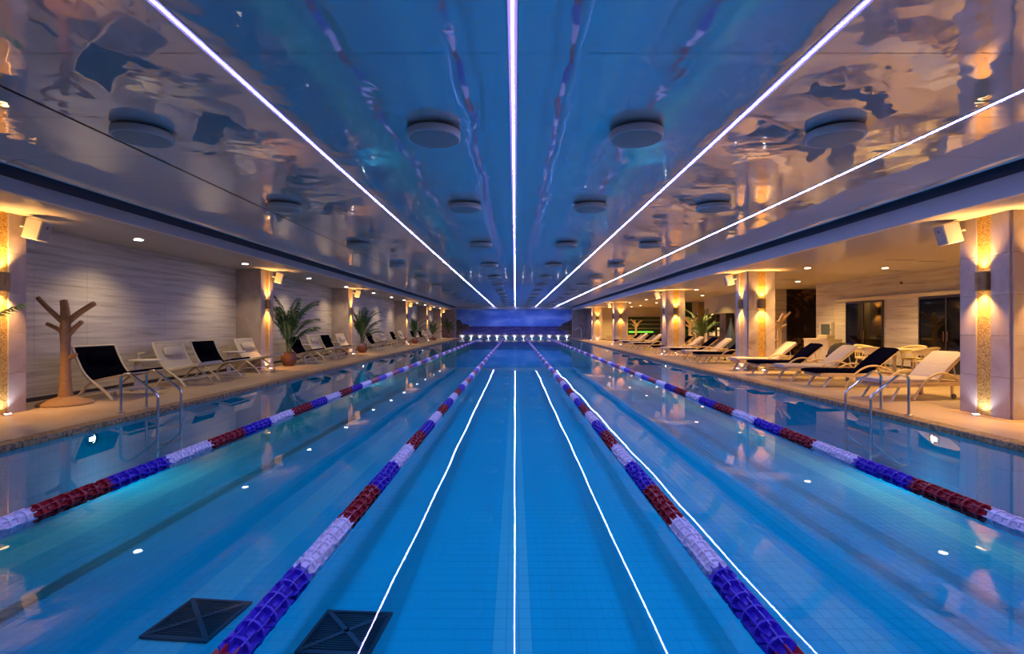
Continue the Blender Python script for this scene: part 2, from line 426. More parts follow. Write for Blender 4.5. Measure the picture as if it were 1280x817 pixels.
# beyond: plain slabs with the tile grid in the material
edges = [PXL]
for c, hw in ((-4.97, 0.194), (-2.55, 0.194), (-0.02, 0.1455), (2.52, 0.194), (4.95, 0.194)): edges += [c-hw, c+hw]
edges += [PXR]
fa, fb = MB(), MB()
for i in range(len(edges)-1):
    (fb if i % 2 else fa).box(edges[i], edges[i+1], YT, YE, FLOORZ-0.1, FLOORZ)
fa.build('far_tiling', MAT['pool_tile_far'], pool_floor); fb.build('far_lane_stripes', MAT['stripe_tile_far'], pool_floor)
for side, x in (('left', PXL), ('right', PXR)):
    s = -1 if side == 'left' else 1
    w = MB(); w.box(min(x, x+s*0.25), max(x, x+s*0.25), Y0, YE, FLOORZ-0.2, 0.03)
    struct(w.build('wall_pool_'+side, MAT['pool_tile_far']), 'tiled %s side wall of the pool basin' % side)
w = MB(); w.box(PXL-0.25, PXR+0.25, Y0, Y0+1, FLOORZ-0.2, 0.03); struct(w.build('wall_pool_near', MAT['pool_tile_far']), 'near end wall of the pool basin')
w = MB(); w.box(PXL-0.25, PXR+0.25, YE-0.25, YE+0.2, FLOORZ-0.2, 0.02); struct(w.build('wall_pool_far', MAT['pool_tile_far']), 'far end wall of the pool basin')

# drain grates on the pool floor
def grate(x, y, lab, rz):
    t = empty('floor_grate', (x, y, FLOORZ+0.001), rz); tag(t, lab, 'grate', 'drain grates on the pool floor')
    a = 0.27
    MB().box(-a, a, -a, a, 0, 0.004).build('backing', MAT['grate_dark'], t)
    fr = MB(); fr.box(-a, a, -a, -a+0.025, 0.004, 0.02); fr.box(-a, a, a-0.025, a, 0.004, 0.02); fr.box(-a, -a+0.025, -a+0.025, a-0.025, 0.004, 0.02); fr.box(a-0.025, a, -a+0.025, a-0.025, 0.004, 0.02)
    fr.build('frame', MAT['grate_bar'], t)
    for s in (1, -1):
        d = MB(); d.rbox((0,0,0.018), (0.7, 0.035, 0.008), Matrix.Rotation(R(45*s), 3, 'Z')); d.build('diagonal_bar', MAT['grate_bar'], t)
    sb = MB()
    for k in range(19):
        yy = -a+0.035+k*0.0265
        sb.box(-a+0.025, a-0.025, yy, yy+0.009, 0.006, 0.014)
    tag(sb.build('slats', MAT['grate_bar'], t), kind='stuff')
grate(-2.49, 4.03, 'dark square drain grate on pool floor, left of the inner lane rope', R(-6))
grate(-1.27, 3.86, 'dark square drain grate on pool floor, right of the inner lane rope', R(-4))

# ------------------------------------------------------------------ decks, coping
def deck(side):
    if side == 'left': x0, x1 = WXL-0.3, PXL-0.22
    else: x0, x1 = PXR+0.22, 15.0
    d = MB(); d.box(x0, x1, Y0, YE, -0.2, DECK)
    o = struct(d.build('floor_deck_'+side, MAT['deck_stone']), 'polished beige stone pool deck on the %s' % side)
    xe = (PXL-0.22, PXL+0.03) if side == 'left' else (PXR-0.03, PXR+0.22)
    L_ = 0.62
    me = MB(); me.rbox((0,0,0), (xe[1]-xe[0], L_-0.008, 0.085), None, 0.008); mesh = me.mesh('coping_stone', MAT['coping_mosaic'])
    n = int((YE-0.3-2.0)/L_)
    for k in range(n):
        link('coping_stone', mesh, o, ((xe[0]+xe[1])/2, 2.3+L_*k, DECK-0.0425+0.002))
    st = MB(); st.box(xe[0], xe[1], Y0, 2.3-L_/2, -0.05, DECK); st.build('coping_run', MAT['coping_mosaic'], o)
    return o
deckL = deck('left'); deckR = deck('right')
struct(MB().box(PXL-0.22, PXR+0.22, Y0-3, Y0+0.6, -0.2, DECK).build('floor_deck_near', MAT['deck_stone']), 'stone deck at the near end of the pool')

# ------------------------------------------------------------------ ceiling: film panels, light strips
LEDX = [-2.48, -0.02, 2.41, 4.80]
ceil = struct(MB().box(-6.9, 6.66, Y0-3, YE+0.3, CEIL+0.10, CEIL+0.25).build('ceiling', MAT['slot_dark']), 'glossy buckled film ceiling over the pool')
PL = 1.28
def roll(sgn, x0, x1, z1):
    pts = []
    for k in range(9):
        t = k/8
        pts.append((sgn*(x0+(x1-x0)*math.sin(t*PI/2)), CEIL-(CEIL-z1)*(1-math.cos(t*PI/2))))
    return pts
strips = [(-4.75, -2.48-0.045), (-2.48+0.045, -0.02-0.045), (-0.02+0.045, 2.41-0.045), (2.41+0.045, 4.80-0.045)]
g = 0.004
meshes = []
for (a, b_) in strips:
    s = MB(); s.strip([(a, CEIL), (b_, CEIL)], g, PL-g); s.strip([(b_, CEIL), (b_, CEIL+0.02), (a, CEIL+0.02), (a, CEIL)], g, PL-g)
    meshes.append(s.mesh('panel', MAT['ceiling_film']))
for sgn, xi, xr, xe in ((-1, 4.79, 5.95, 6.70), (1, 4.845, 5.76, 6.45)):
    s = MB(); s.strip([(sgn*xi, CEIL)] + roll(sgn, xr, xe, CEIL-0.10) + [(sgn*(xe+0.01), CEIL+0.08)], g, PL-g)
    meshes.append(s.mesh('panel', MAT['ceiling_film'], smooth=True))
yk = 1.62 - PL*4
k = 0
while yk + k*PL < YE - 0.6:
    for me in meshes: link('panel', me, ceil, (0, yk+k*PL, 0))
    k += 1
yend = yk+k*PL
sb = MB(); sb.box(-4.79, -4.75, Y0, YE, CEIL+0.012, CEIL+0.03); sb.build('seam', MAT['seam_dark'], ceil)
names = ['violet-white light strip in the ceiling, leftmost of four', 'violet-white light strip along the middle of the ceiling',
         'violet-white light strip in the ceiling, next right of the middle one', 'violet-white light strip in the ceiling, rightmost of four']
for x, lab in zip(LEDX, names):
    t = empty('light_strip', (x, 0, CEIL)); tag(t, lab, 'light strip', 'ceiling light strips')
    ch = MB(); ch.box(-0.044, -0.034, Y0, yend, -0.004, 0.05); ch.box(0.034, 0.044, Y0, yend, -0.004, 0.05); ch.box(-0.034, 0.034, Y0, yend, 0.03, 0.05)
    ch.build('channel', MAT['white_metal'], t)
    c = MB(); nseg = 72; dy = (yend-Y0)/nseg
    for q in range(nseg): c.add([(-0.007,Y0+q*dy,-0.003),(-0.007,Y0+(q+1)*dy,-0.003),(0.007,Y0+(q+1)*dy,-0.003),(0.007,Y0+q*dy,-0.003)], [(0,1,2,3)])
    c.build('diffuser', MAT['led_core'], t)
    for s in (-1, 1):
        e = MB(); e.box(min(s*0.0075, s*0.033), max(s*0.0075, s*0.033), Y0, yend, 0.0, 0.02); e.build('halo_edge', MAT['led_halo'], t)  # weakly glowing edges imitate the violet halo around the bright strip

# round ceiling speakers
def make_disc():
    t = empty('ceiling_speaker', (0,0,0))
    MB().lathe([(0.30,0.0),(0.305,-0.02),(0.30,-0.075),(0.285,-0.085),(0.275,-0.08)], 32).build('rim', MAT['grey_plastic'], t, True)
    MB().lathe([(0.275,-0.0795),(0.27,-0.082),(0.15,-0.088),(0.02,-0.09)], 32).build('grille', MAT['grille_grey'], t, True)
    return t
rows = [5.8, 9.35, 13.75, 18.4] + [18.4+4.55*k for k in range(1, 9)]
cols4 = [(-4.22, 'outer left column'), (-0.92, 'just left of the middle light strip'), (1.37, 'just right of the middle light strip'), (3.62, 'outer right column')]
proto = make_disc(); first = True
for i, y in enumerate(rows):
    for x, w in cols4:
        o = proto if first else copy_tree(proto); first = False
        o.location = (x, y, CEIL-0.035)
        tag(o, 'round grey ceiling speaker, %s, %s row from the front' % (w, ORD[i+1]), 'speaker', 'round ceiling speakers')

# fascias and soffits
for side in ('left', 'right'):
    if side == 'left': fx, zs, xo, sg = FXL, SOFL, WXL-0.2, -1
    else: fx, zs, xo, sg = FXR, SOFR, 15.0, 1
    fa_ = MB(); fa_.box(min(fx, fx+sg*0.12), max(fx, fx+sg*0.12), Y0-3, YE, zs, 3.525)
    fo = struct(fa_.build('trim_fascia_'+side, MAT['fascia_white']), 'lavender grey fascia beam along the %s side of the ceiling' % side)
    sl = MB(); sl.box(min(fx+sg*0.03, fx+sg*0.2), max(fx+sg*0.03, fx+sg*0.2), Y0-3, YE, 3.525, CEIL+0.1); sl.build('shadow_gap', MAT['slot_dark'], fo)
    so = MB(); so.box(min(fx+sg*0.12, xo), max(fx+sg*0.12, xo), Y0-3, YE, zs, zs+0.1)
    struct(so.build('ceiling_soffit_'+side, MAT['soffit_film']), 'lower glossy soffit above the %s deck' % side)

# end beam
struct(MB().box(FXL-0.1, FXR+0.1, YE-0.55, YE+0.1, 3.42, CEIL+0.09).build('trim_end_beam', MAT['fascia_white']), 'pale beam across the far end above the mural')

# ------------------------------------------------------------------ walls
pw, ph = 1.2, 1.09
def panel_wall(name, label, axis, pos, a0, a1, z0, z1, normal, matname='wall_stone', gaps=()):
    """stone wall of separate slabs; axis 'y' runs along the pool at x = pos, axis 'x' across at y = pos"""
    b = MB()
    t = 0.25
    if axis == 'y': b.box(min(pos, pos-normal*t)-0, max(pos, pos-normal*t), a0, a1, z0, z1)
    else: b.box(a0, a1, min(pos, pos-normal*t), max(pos, pos-normal*t), z0, z1)
    o = struct(b.build(name, MAT['seam_dark']), label)
    n = max(1, round((a1-a0)/pw)); w = (a1-a0)/n
    zr = 0.0; nz = max(1, round((z1-z0-0.1)/ph)); h = (z1-z0-0.08)/nz
    mm = MB()
    if axis == 'y': mm.rbox((0,0,0), (0.03, w-0.003, h-0.003), None, 0.002)
    else: mm.rbox((0,0,0), (w-0.003, 0.03, h-0.003), None, 0.002)
    me = mm.mesh('panel', MAT[matname])
    for i in range(n):
        for j in range(nz):
            ac = a0+w*(i+0.5); zc = z0+0.08+h*(j+0.5)
            link('panel', me, o, (pos+normal*0.008, ac, zc) if axis == 'y' else (ac, pos+normal*0.008, zc))
    return o
wallL = panel_wall('wall_left', 'grey beige veined stone wall behind the left row of chairs', 'y', WXL, 6.0, 58.8, DECK, SOFL+0.05, 1)
struct(MB().box(WXL-0.25, WXL, Y0-3, 6.0, DECK, SOFL+0.05).build('wall_left_near', MAT['wall_stone']), 'left stone wall near the camera')
RB = 12.95
panel_wall('wall_right', 'warm beige veined stone wall at the back of the right gallery', 'y', RB, 8.0, 22.0, DECK, SOFR+0.05, -1)
struct(MB().box(RB, RB+0.2, Y0-3, 8.0, DECK, SOFR+0.05).build('wall_right_near', MAT['wall_stone']), 'right gallery wall near the camera')
panel_wall('wall_right_inner', 'cream gallery wall behind the dark shelf unit', 'y', 12.3, 24.85, 33.2, DECK, SOFR+0.05, -1, 'cream_plaster')
wc = panel_wall('wall_right_cross', 'cross wall of the right gallery with dark marble', 'x', 24.6, 12.3, 15.0, DECK, SOFR+0.05, -1)
for k in range(2):
    MB().rbox((13.02+0.72*(k+0.5), 24.56, 1.65), (0.715, 0.04, SOFR-0.08), None, 0.004).build('marble_slab', MAT['dark_marble'], wc)
wn = panel_wall('wall_right_niche', 'cream niche wall with dark green glass and a gold strip', 'x', 38.0, 12.55, 15.0, DECK, SOFR+0.05, -1, 'cream_plaster')
MB().rbox((12.85, 37.95, 1.7), (0.5, 0.05, 3.0), None, 0.004).build('glass_panel', MAT['green_glass'], wn)
MB().rbox((13.75, 37.95, 1.7), (0.3, 0.05, 3.0), None, 0.004).build('gold_strip', MAT['gold_mosaic'], wn)
struct(MB().box(15.0, 15.2, Y0-3, YE, DECK-0.2, SOFR+0.1).build('wall_right_outer', MAT['cream_plaster']), 'outer wall closing the right gallery')
we = panel_wall('wall_right_end', 'cream end wall of the right gallery around a green lit niche', 'x', 50.4, 8.34, 15.0, DECK, SOFR+0.05, -1, 'cream_plaster')
struct(MB().box(FXL-3, 15.2, Y0-3.2, Y0-3, -0.2, CEIL+0.3).build('wall_near', MAT['cream_plaster']), 'wall closing the hall behind the camera')
# far end
struct(MB().box(WXL-0.3, FXL+0.02, YE-0.6, YE+0.2, -0.2, SOFL+0.1).build('wall_far_left', MAT['column_marble']), 'pale marble wall left of the mural')
struct(MB().box(FXR-0.02, 9.0, YE-0.6, YE+0.2, -0.2, SOFR+0.1).build('wall_far_right', MAT['column_marble']), 'pale marble wall right of the mural')
struct(MB().box(8.34, 8.6, 50.6, YE, -0.2, SOFR+0.1).build('wall_far_side', MAT['column_marble']), 'marble side wall past the last right column')
struct(MB().box(FXL-0.1, FXR+0.1, YE+0.05, YE+0.3, -0.3, CEIL+0.1).build('wall_far', MAT['plinth_dark']), 'far end wall behind the mural')
mu = empty('seascape_mural', (-0.13, YE, 0.0)); tag(mu, 'wide blue seascape mural with dark cliffs on the far end wall', 'mural')
MB().box(-6.78, 6.78, -0.02, 0.04, 0.42, 3.415).build('painting', MAT['mural_paint'], mu)
MB().box(-6.8, 6.8, -0.05, 0.04, 0.36, 0.42).build('lower_ledge', MAT['plinth_dark'], mu)
struct(MB().box(FXL, FXR, YE-0.02, YE+0.04, -0.1, 0.355).build('wall_far_plinth', MAT['plinth_dark']), 'low plinth below the mural at the water line')
for k in range(13):
    x = -6.2 + k*1.02
    t = empty('fountain_light', (x, YE-0.19, 0.02)); tag(t, 'small bright star-like lamp below the mural, %s from the left' % ORD[k+1], 'lamp', 'lamps along the far pool edge')
    MB().lathe([(0.07,0),(0.075,0.03),(0.06,0.06)], 12).build('housing', MAT['steel'], t, True)
    MB().lathe([(0.04,0.055),(0.035,0.075),(0.01,0.085)], 12).build('lens', MAT['lamp_pool'], t, True)
    l = light('SPOT', 'lamp_beam', (0, -0.0, 0.13), P_FOUNTAIN, (1.0, 0.95, 0.85), t, spot_size=R(150), spot_blend=0.7, shadow_soft_size=0.03); aim(l, (0, 0.55, 1))

# ------------------------------------------------------------------ columns with gold strips, sconces, floor uplights
sconce_me = {}
def make_sconce():
    t = empty('wall_sconce', (0,0,0))          # local: wall plane at x = 0, sticks out to -x
    b = MB()
    pr = []
    for k in range(9):
        a = PI*k/8; pr.append((-0.02-0.10*math.sin(a), 0.115*math.cos(a)))
    for z0, z1, s_ in ((-0.15, 0.15, 1.0),):
        vs_ = [(x, y, z0) for x, y in pr] + [(x, y, z1) for x, y in pr]; n = len(pr)
        b.add(vs_, [(i, i+1, n+i+1, n+i) for i in range(n-1)] + [(n-1, 0, n, 2*n-1)])
    b.build('body', MAT['bronze'], t, True)
    MB().box(-0.02, 0.0, -0.10, 0.10, -0.13, 0.13).build('back_plate', MAT['bronze'], t)
    for z in (-0.135, 0.135):
        c = MB(); vs_ = [(x*0.92, y*0.92, z) for x, y in pr]; c.add(vs_, [tuple(range(len(pr)))]); c.build('lens', MAT['sconce_glow'], t)
    MB().rbox((-0.122, 0, 0.0), (0.008, 0.06, 0.09), None, 0.002).build('badge', MAT['bronze'], t)
    for z, d in ((0.17, (0.06, 0, 1)), (-0.17, (0.06, 0, -1))):
        l = light('SPOT', 'sconce_beam', (-0.085, 0, z), P_SCONCE, C_SCONCE, t, spot_size=R(105), spot_blend=0.9, shadow_soft_size=0.03); aim(l, d)
    return t
def make_uplight():
    t = empty('floor_uplight', (0,0,0))
    MB().lathe([(0.065,0.0),(0.065,0.008),(0.048,0.012)], 16).build('bezel', MAT['steel'], t, True)
    MB().lathe([(0.047,0.009),(0.045,0.014),(0.01,0.016)], 16).build('lens', MAT['lamp_cool'], t, True)
    l = light('SPOT', 'uplight_beam', (0, 0, 0.03), P_UPLIGHT, C_COOL, t, spot_size=R(120), spot_blend=0.6, shadow_soft_size=0.02); aim(l, (0.3, 0, 1))
    return t
sc_proto = make_sconce(); up_proto = make_uplight(); used = {'s': False, 'u': False}
def place(proto, key, loc, rz, lab, cat, grp):
    o = copy_tree(proto) if used[key] else proto; used[key] = True
    o.location = loc; o.rotation_euler = (0, 0, rz); return tag(o, lab, cat, grp)

def face(col, origin, rz, width, ztop, two):
    """cladding of one column face. local: face plane x = 0 facing -x, y across"""
    z0 = 0; H = ztop-DECK; n = 5; h = H/n
    M = Matrix.Translation(origin) @ Matrix.Rotation(rz, 4, 'Z')
    sw = 0.125; hw = width/2
    key = (round(width,3), round(ztop,3))
    if key not in sconce_me:
        a = MB(); a.rbox((-0.015, 0, 0), (0.03, hw-sw-0.006, h-0.004), None, 0.003)
        s = MB(); s.box(-0.012, 0, -sw, sw, 0, H)
        sconce_me[key] = (a.mesh('marble_panel', MAT['column_marble']), s.mesh('gold_strip', MAT['gold_mosaic']))
    a, s = sconce_me[key]
    for sd in (-1, 1):
        for j in range(n):
            o = link('marble_panel', a, col); o.matrix_local = M @ Matrix.Translation((0, sd*(sw+(hw-sw)/2), h*(j+0.5)))
    o = link('gold_strip', s, col); o.matrix_local = M
SIDE = {'L': 'left', 'R': 'right'}
def column(i, side, y0):
    ztop = SOFL if side == 'L' else SOFR
    yc = y0+CW/2
    if side == 'L':
        t = empty('stone_column', (CXL, yc, DECK)); b = MB(); b.box(WXL-CXL+0.02, -0.001, -CW/2, CW/2, 0, ztop-DECK)
    else:
        t = empty('stone_column', (CXR, yc, DECK)); b = MB(); b.box(0.001, CW, -CW/2, CW/2, 0, ztop-DECK)
    tag(t, 'marble column with gold mosaic strip, %s along the %s deck' % (ORD[i+1], SIDE[side]), 'column', 'marble columns')
    b.build('core', MAT['column_marble'], t)
    nm = '%s %s column' % (ORD[i+1], SIDE[side])
    if side == 'L':
        face(t, (0, 0, 0), PI, CW, ztop, True)
        fs = [((CXL+0.012, yc, 2.2), PI, 'pool face')]
    else:
        face(t, (0, 0, 0), 0, CW, ztop, True); face(t, (CW/2, -CW/2, 0), PI/2, CW, ztop, True)
        fs = [((CXR-0.012, yc, 2.2), 0, 'pool face'), ((CXR+CW/2, yc-CW/2-0.012, 2.2), PI/2, 'near face')]
        pb = MB(); pb.box(-0.16, CW+0.12, -CW/2-0.16, CW/2+0.12, 0.0, 0.006); pb.build('base_border', MAT['gold_border'], t)
    for loc, rz, fn in fs:
        place(sc_proto, 's', loc, rz, 'bronze up-and-down wall sconce on the %s of the %s' % (fn, nm), 'sconce', 'bronze column sconces')
        d = Vector((-math.cos(rz), -math.sin(rz), 0))*0.13
        place(up_proto, 'u', (loc[0]+d.x, loc[1]+d.y, DECK+0.005), rz, 'small round floor uplight at the foot of the %s, %s' % (nm, fn), 'uplight', 'in-floor uplights')
plain('gold_border', (0.55,0.36,0.14), 0.4, var=0.15, scale=20)
for i, y in enumerate(COLS_L): column(i, 'L', y)
for i, y in enumerate(COLS_R): column(i, 'R', y)

# wall speakers on the columns
def make_speaker():
    t = empty('wall_speaker', (0,0,0))
    rot = Matrix.Rotation(R(14), 3, 'Y')
    MB().rbox((0,0,0), (0.24, 0.27, 0.34), rot, 0.012).build('cabinet', MAT['white_metal'], t)
    MB().rbox(tuple(rot @ Vector((0.125,0,0))), (0.012, 0.23, 0.30), rot, 0.004).build('grille', MAT['grille_grey'], t)
    MB().rbox(tuple(rot @ Vector((0.133,0,0.07))), (0.006, 0.04, 0.04), rot, 0.002).build('badge', MAT['slot_dark'], t)
    MB().tube([(-0.10,0,0.0), (-0.2,0,0.06), (-0.24,0,0.06)], 0.02, 8).build('bracket', MAT['grey_plastic'], t)
    return t
sp_proto = make_speaker(); first = True
for side, cols, cx in (('L', COLS_L, CXL), ('R', COLS_R[:4], CXR)):
    for i, y in enumerate(cols):
        o = sp_proto if first else copy_tree(sp_proto); first = False
        if side == 'L': o.location = (cx+0.27, y+CW-0.06, 3.09); o.rotation_euler = (0, 0, R(12))
        else: o.location = (cx-0.27, y+CW-0.06, 3.02); o.rotation_euler = (0, 0, R(168))
        tag(o, 'white tilted box loudspeaker high beside the %s %s column' % (ORD[i+1], SIDE[side]), 'speaker', 'box loudspeakers by the columns')

# ------------------------------------------------------------------ downlights
def make_down(power, color, name, size, blend):
    t = empty('downlight', (0,0,0))
    MB().lathe([(0.105,0.0),(0.105,-0.008),(0.084,-0.010)], 20).build('trim_ring', MAT['white_metal'], t, True)
    MB().lathe([(0.082,-0.0095),(0.080,-0.016),(0.02,-0.018)], 20).build('lens', MAT[name], t, True)
    light('SPOT', 'downlight_beam', (0,0,-0.03), power, color, t, spot_size=size, spot_blend=blend, shadow_soft_size=0.05)
    return t
dl = make_down(P_DOWN_LEFT, C_DOWN, 'lamp_cool', R(128), 0.85); first = True
i = 0
ys = [2.2, 6.5, 10.9, 15.2, 19.9, 24.3, 29.0, 33.2, 37.0, 41.8, 45.5, 50.5, 54.5]
for y in ys:
    o = dl if first else copy_tree(dl); first = False
    o.location = (-8.02, y, SOFL); i += 1
    tag(o, 'small recessed downlight in the left soffit, %s along the row' % ORD[i], 'downlight', 'left soffit downlights')
dr = make_down(P_DOWN_RIGHT, C_WARM, 'lamp_warm', R(140), 0.8); first = True
for r_, (x, w) in enumerate(((8.85, 'row nearest the columns'), (11.2, 'row nearest the back wall'))):
    i = 0
    for y in [1.0, 5.8, 10.6, 15.5, 20.3, 25.0, 29.8, 34.6, 39.5, 44.5, 48.0]:
        if x > 10 and y > 25: x = 10.9
        o = dr if first else copy_tree(dr); first = False
        o.location = (x, y, SOFR); i += 1
        tag(o, 'recessed warm downlight in the right soffit, %s, %s along' % (w, ORD[i]), 'downlight', 'right soffit downlights')
# slot vents in the right soffit
i = 0
for (x, y) in ((10.2, 13.6), (11.3, 13.9), (12.2, 16.4), (10.3, 19.6), (11.2, 22.6)):
    i += 1
    t = empty('slot_vent', (x, y, SOFR)); tag(t, 'dark linear slot vent in the right soffit, %s from the front' % ORD[i], 'vent', 'soffit slot vents')
    MB().box(-0.4, 0.4, -0.05, 0.05, -0.006, 0.0).build('frame', MAT['grey_plastic'], t); MB().box(-0.38, 0.38, -0.035, 0.035, -0.008, -0.005).build('slot', MAT['slot_dark'], t)

# ------------------------------------------------------------------ underwater lamps
def make_pool_lamp():
    t = empty('pool_lamp', (0,0,0))     # wall at x = 0, faces +x
    MB().lathe([(0.10,0.0),(0.105,0.008),(0.06,0.012),(0.056,0.004)], 20, axis='x').build('bezel', MAT['steel'], t, True)
    MB().lathe([(0.055,0.004),(0.05,0.006),(0.02,0.007)], 20, axis='x').build('lens', MAT['lamp_pool'], t, True).scale = (1, 1.3, 0.5)
    l = light('SPOT', 'pool_beam', (0.06, 0, 0), P_POOL, C_POOL, t, spot_size=R(120), spot_blend=0.35, shadow_soft_size=0.09); aim(l, (1, 0, -0.95))
    return t
pl = make_pool_lamp(); first = True
for side, x, rz in (('left', PXL, 0), ('right', PXR, PI)):
    for i, y in enumerate([-1.0, 7.4, 20.6, 33.8, 47.0]):  # first pair, unseen behind the camera, is added to light the near floor
        o = pl if first else copy_tree(pl); first = False
        o.location = (x, y, -0.14); o.rotation_euler = (0, 0, rz)
        tag(o, 'round underwater lamp in the %s pool wall, %s from the near end' % (side, ORD[i+1]), 'lamp', 'underwater pool lamps')

# ------------------------------------------------------------------ lane ropes
FL = 0.13
def float_mesh(mat, hub, n=1, seg=10, name='float'):
    b = MB()
    for k in range(n):
        y0 = k*FL
        b.lathe([(hub-0.006, y0+0.004), (hub, y0+0.02), (hub, y0+FL-0.02), (hub-0.006, y0+FL-0.004)], seg, axis='y')
        b.lathe([(0.072, y0+FL*0.44), (0.075, y0+FL*0.5), (0.072, y0+FL*0.56)], 16, axis='y')
        for j in range(8):
            a = 2*PI*j/8; ca, sa = math.cos(a), math.sin(a); px, pz = -sa*0.0035, ca*0.0035
            for (r0, r1, ya, yb) in ((0.03, 0.073, y0+0.002, y0+FL*0.98),):
                q = []
                for (rr, yy) in ((r0, ya), (r1, ya+0.02), (r1, yb+0.015), (r0, yb)):
                    q += [(ca*rr+px, yy, sa*rr+pz), (ca*rr-px, yy, sa*rr-pz)]
                b.add(q, [(0,2,4,6), (1,7,5,3), (0,1,3,2), (2,3,5,4), (4,5,7,6), (6,7,1,0)])
    return b.mesh(name, mat)
def section_mesh(mat):
    b = MB()
    prof = []
    for k in range(6):
        y0 = k*FL
        prof += [(0.066, y0+0.006), (0.075, y0+FL*0.5), (0.066, y0+FL-0.006)]
    b.lathe(prof, 10, axis='y'); return b.mesh('float_section', mat)
FM = [MAT['float_red'], MAT['float_blue'], MAT['float_white']]
fmesh = [float_mesh(x, h) for x, h in zip(FM, (0.050, 0.044, 0.060))]; smesh = [section_mesh(x) for x in FM]
ROPES = [(-3.80, 'outer left', 3.99-3*0.78), (-1.28, 'inner left', 2.27-0.78), (1.22, 'inner right', 2.27-0.78), (3.72, 'outer right', 3.99-3*0.78)]
SL = 6*FL
for x, w, ys_ in ROPES:
    t = empty('lane_rope', (x, 0, 0.012)); tag(t, 'red, blue and white float lane rope, the %s one' % w, 'lane rope', 'pool lane ropes')
    MB().tube([(0, ys_, 0), (0, 30, 0), (0, YE-0.3, 0)], 0.008, 6).build('cable', MAT['cable'], t)
    k = 0
    while ys_+(k+1)*SL < YE-0.5:
        c = k % 3; y = ys_+k*SL
        if y < 12.5:
            for j in range(6): link('float', fmesh[c], t, (0, y+j*FL, 0), (0, rnd.uniform(-0.3, 0.3), 0))
        else: link('float_section', smesh[c], t, (0, y, 0))
        k += 1

# ------------------------------------------------------------------ pool ladders
def ladder(loc, sx, lab, span):
    t = empty('pool_ladder', loc); tag(t, lab, 'pool ladder', 'steel pool ladders')
    for y in (0, span):
        pts = [(0,y,0),(0,y,0.30),(0,y,0.56),(sx*0.02,y,0.605),(sx*0.06,y,0.63),(sx*0.13,y,0.64)]
        pts += [(sx*(0.13+0.05),y,0.62),(sx*0.56,y,0.33),(sx*0.60,y,0.28),(sx*0.605,y,0.22),(sx*0.605,y,-0.2),(sx*0.605,y,-0.72)]
        MB().tube(pts, 0.0215, 12).build('rail', MAT['steel'], t, True)
        MB().lathe([(0.06,0.0),(0.06,0.008),(0.03,0.018)], 18, (0,y,0)).build('flange', MAT['steel'], t, True)
    for z in (-0.3, -0.55):
        MB().rbox((sx*0.605, span/2, z), (0.08, span, 0.025), None, 0.006).build('step', MAT['steel'], t)
ladder((-6.44, 8.36, DECK+0.003), 1, 'steel pool ladder rails in front of the left black chair', 0.58)
ladder((6.26, 8.14, DECK+0.003), -1, 'steel pool ladder rails in front of the right white loungers', 0.62)

# ------------------------------------------------------------------ sling chairs (left row)
def quilt_strip(prof, hw, th, puff, n_sub=5, across=10):
    """thick padded strip following an (x, z) profile, cells puffed up"""
    P = catmull([(x, 0, z) for x, z in prof], n_sub)
    L_ = [0.0]
    for i in range(1, len(P)): L_.append(L_[-1] + (P[i]-P[i-1]).length)
    b = MB(); rows_ = []
    for i, p in enumerate(P):
        t = (P[min(i+1,len(P)-1)]-P[max(i-1,0)]).normalized(); nrm = Vector((-t.z, 0, t.x))
        if nrm.z < 0 and abs(nrm.z) > 0.2: nrm = -nrm
        row_t, row_b = [], []
        for k in range(across+1):
            y = -hw + 2*hw*k/across
            e = puff*abs(math.sin(L_[i]*PI/0.11))*(0.6+0.4*abs(math.sin(k*PI/2)))
            if k in (0, across): e = -th*0.3
            row_t.append(p + nrm*(th/2+e) + Vector((0,y,0))); row_b.append(p - nrm*(th/2) + Vector((0,y,0)))
        rows_.append(row_t + row_b[::-1])
    n = 2*(across+1); vs_ = [q for r in rows_ for q in r]; fs = []
    for i in range(len(rows_)-1):
        for k in range(n):
            a = i*n+k; c = i*n+(k+1)%n; fs.append((a, c, c+n, a+n))
    fs.append(tuple(range(n))); fs.append(tuple(range((len(rows_)-1)*n, len(rows_)*n)))
    return b.add(vs_, fs)
def pillow_geo(c, size, rot):
    b = MB(); nu, nv = 14, 8; vs_ = []; fs = []
    for j in range(nv+1):
        ph_ = -PI/2+PI*j/nv
        for i in range(nu):
            th = 2*PI*i/nu
            f = lambda a, e: math.copysign(abs(a)**e, a)
            x = f(math.cos(ph_),0.7)*f(math.cos(th),0.5)*size[0]/2; y = f(math.cos(ph_),0.7)*f(math.sin(th),0.5)*size[1]/2; z = f(math.sin(ph_),0.9)*size[2]/2
            vs_.append(rot @ Vector((x,y,z)) + Vector(c))
    for j in range(nv):
        for i in range(nu):
            a = j*nu+i; c2 = j*nu+(i+1)%nu; fs.append((a, c2, c2+nu, a+nu))
    return b.add(vs_, fs)
HW = 0.53
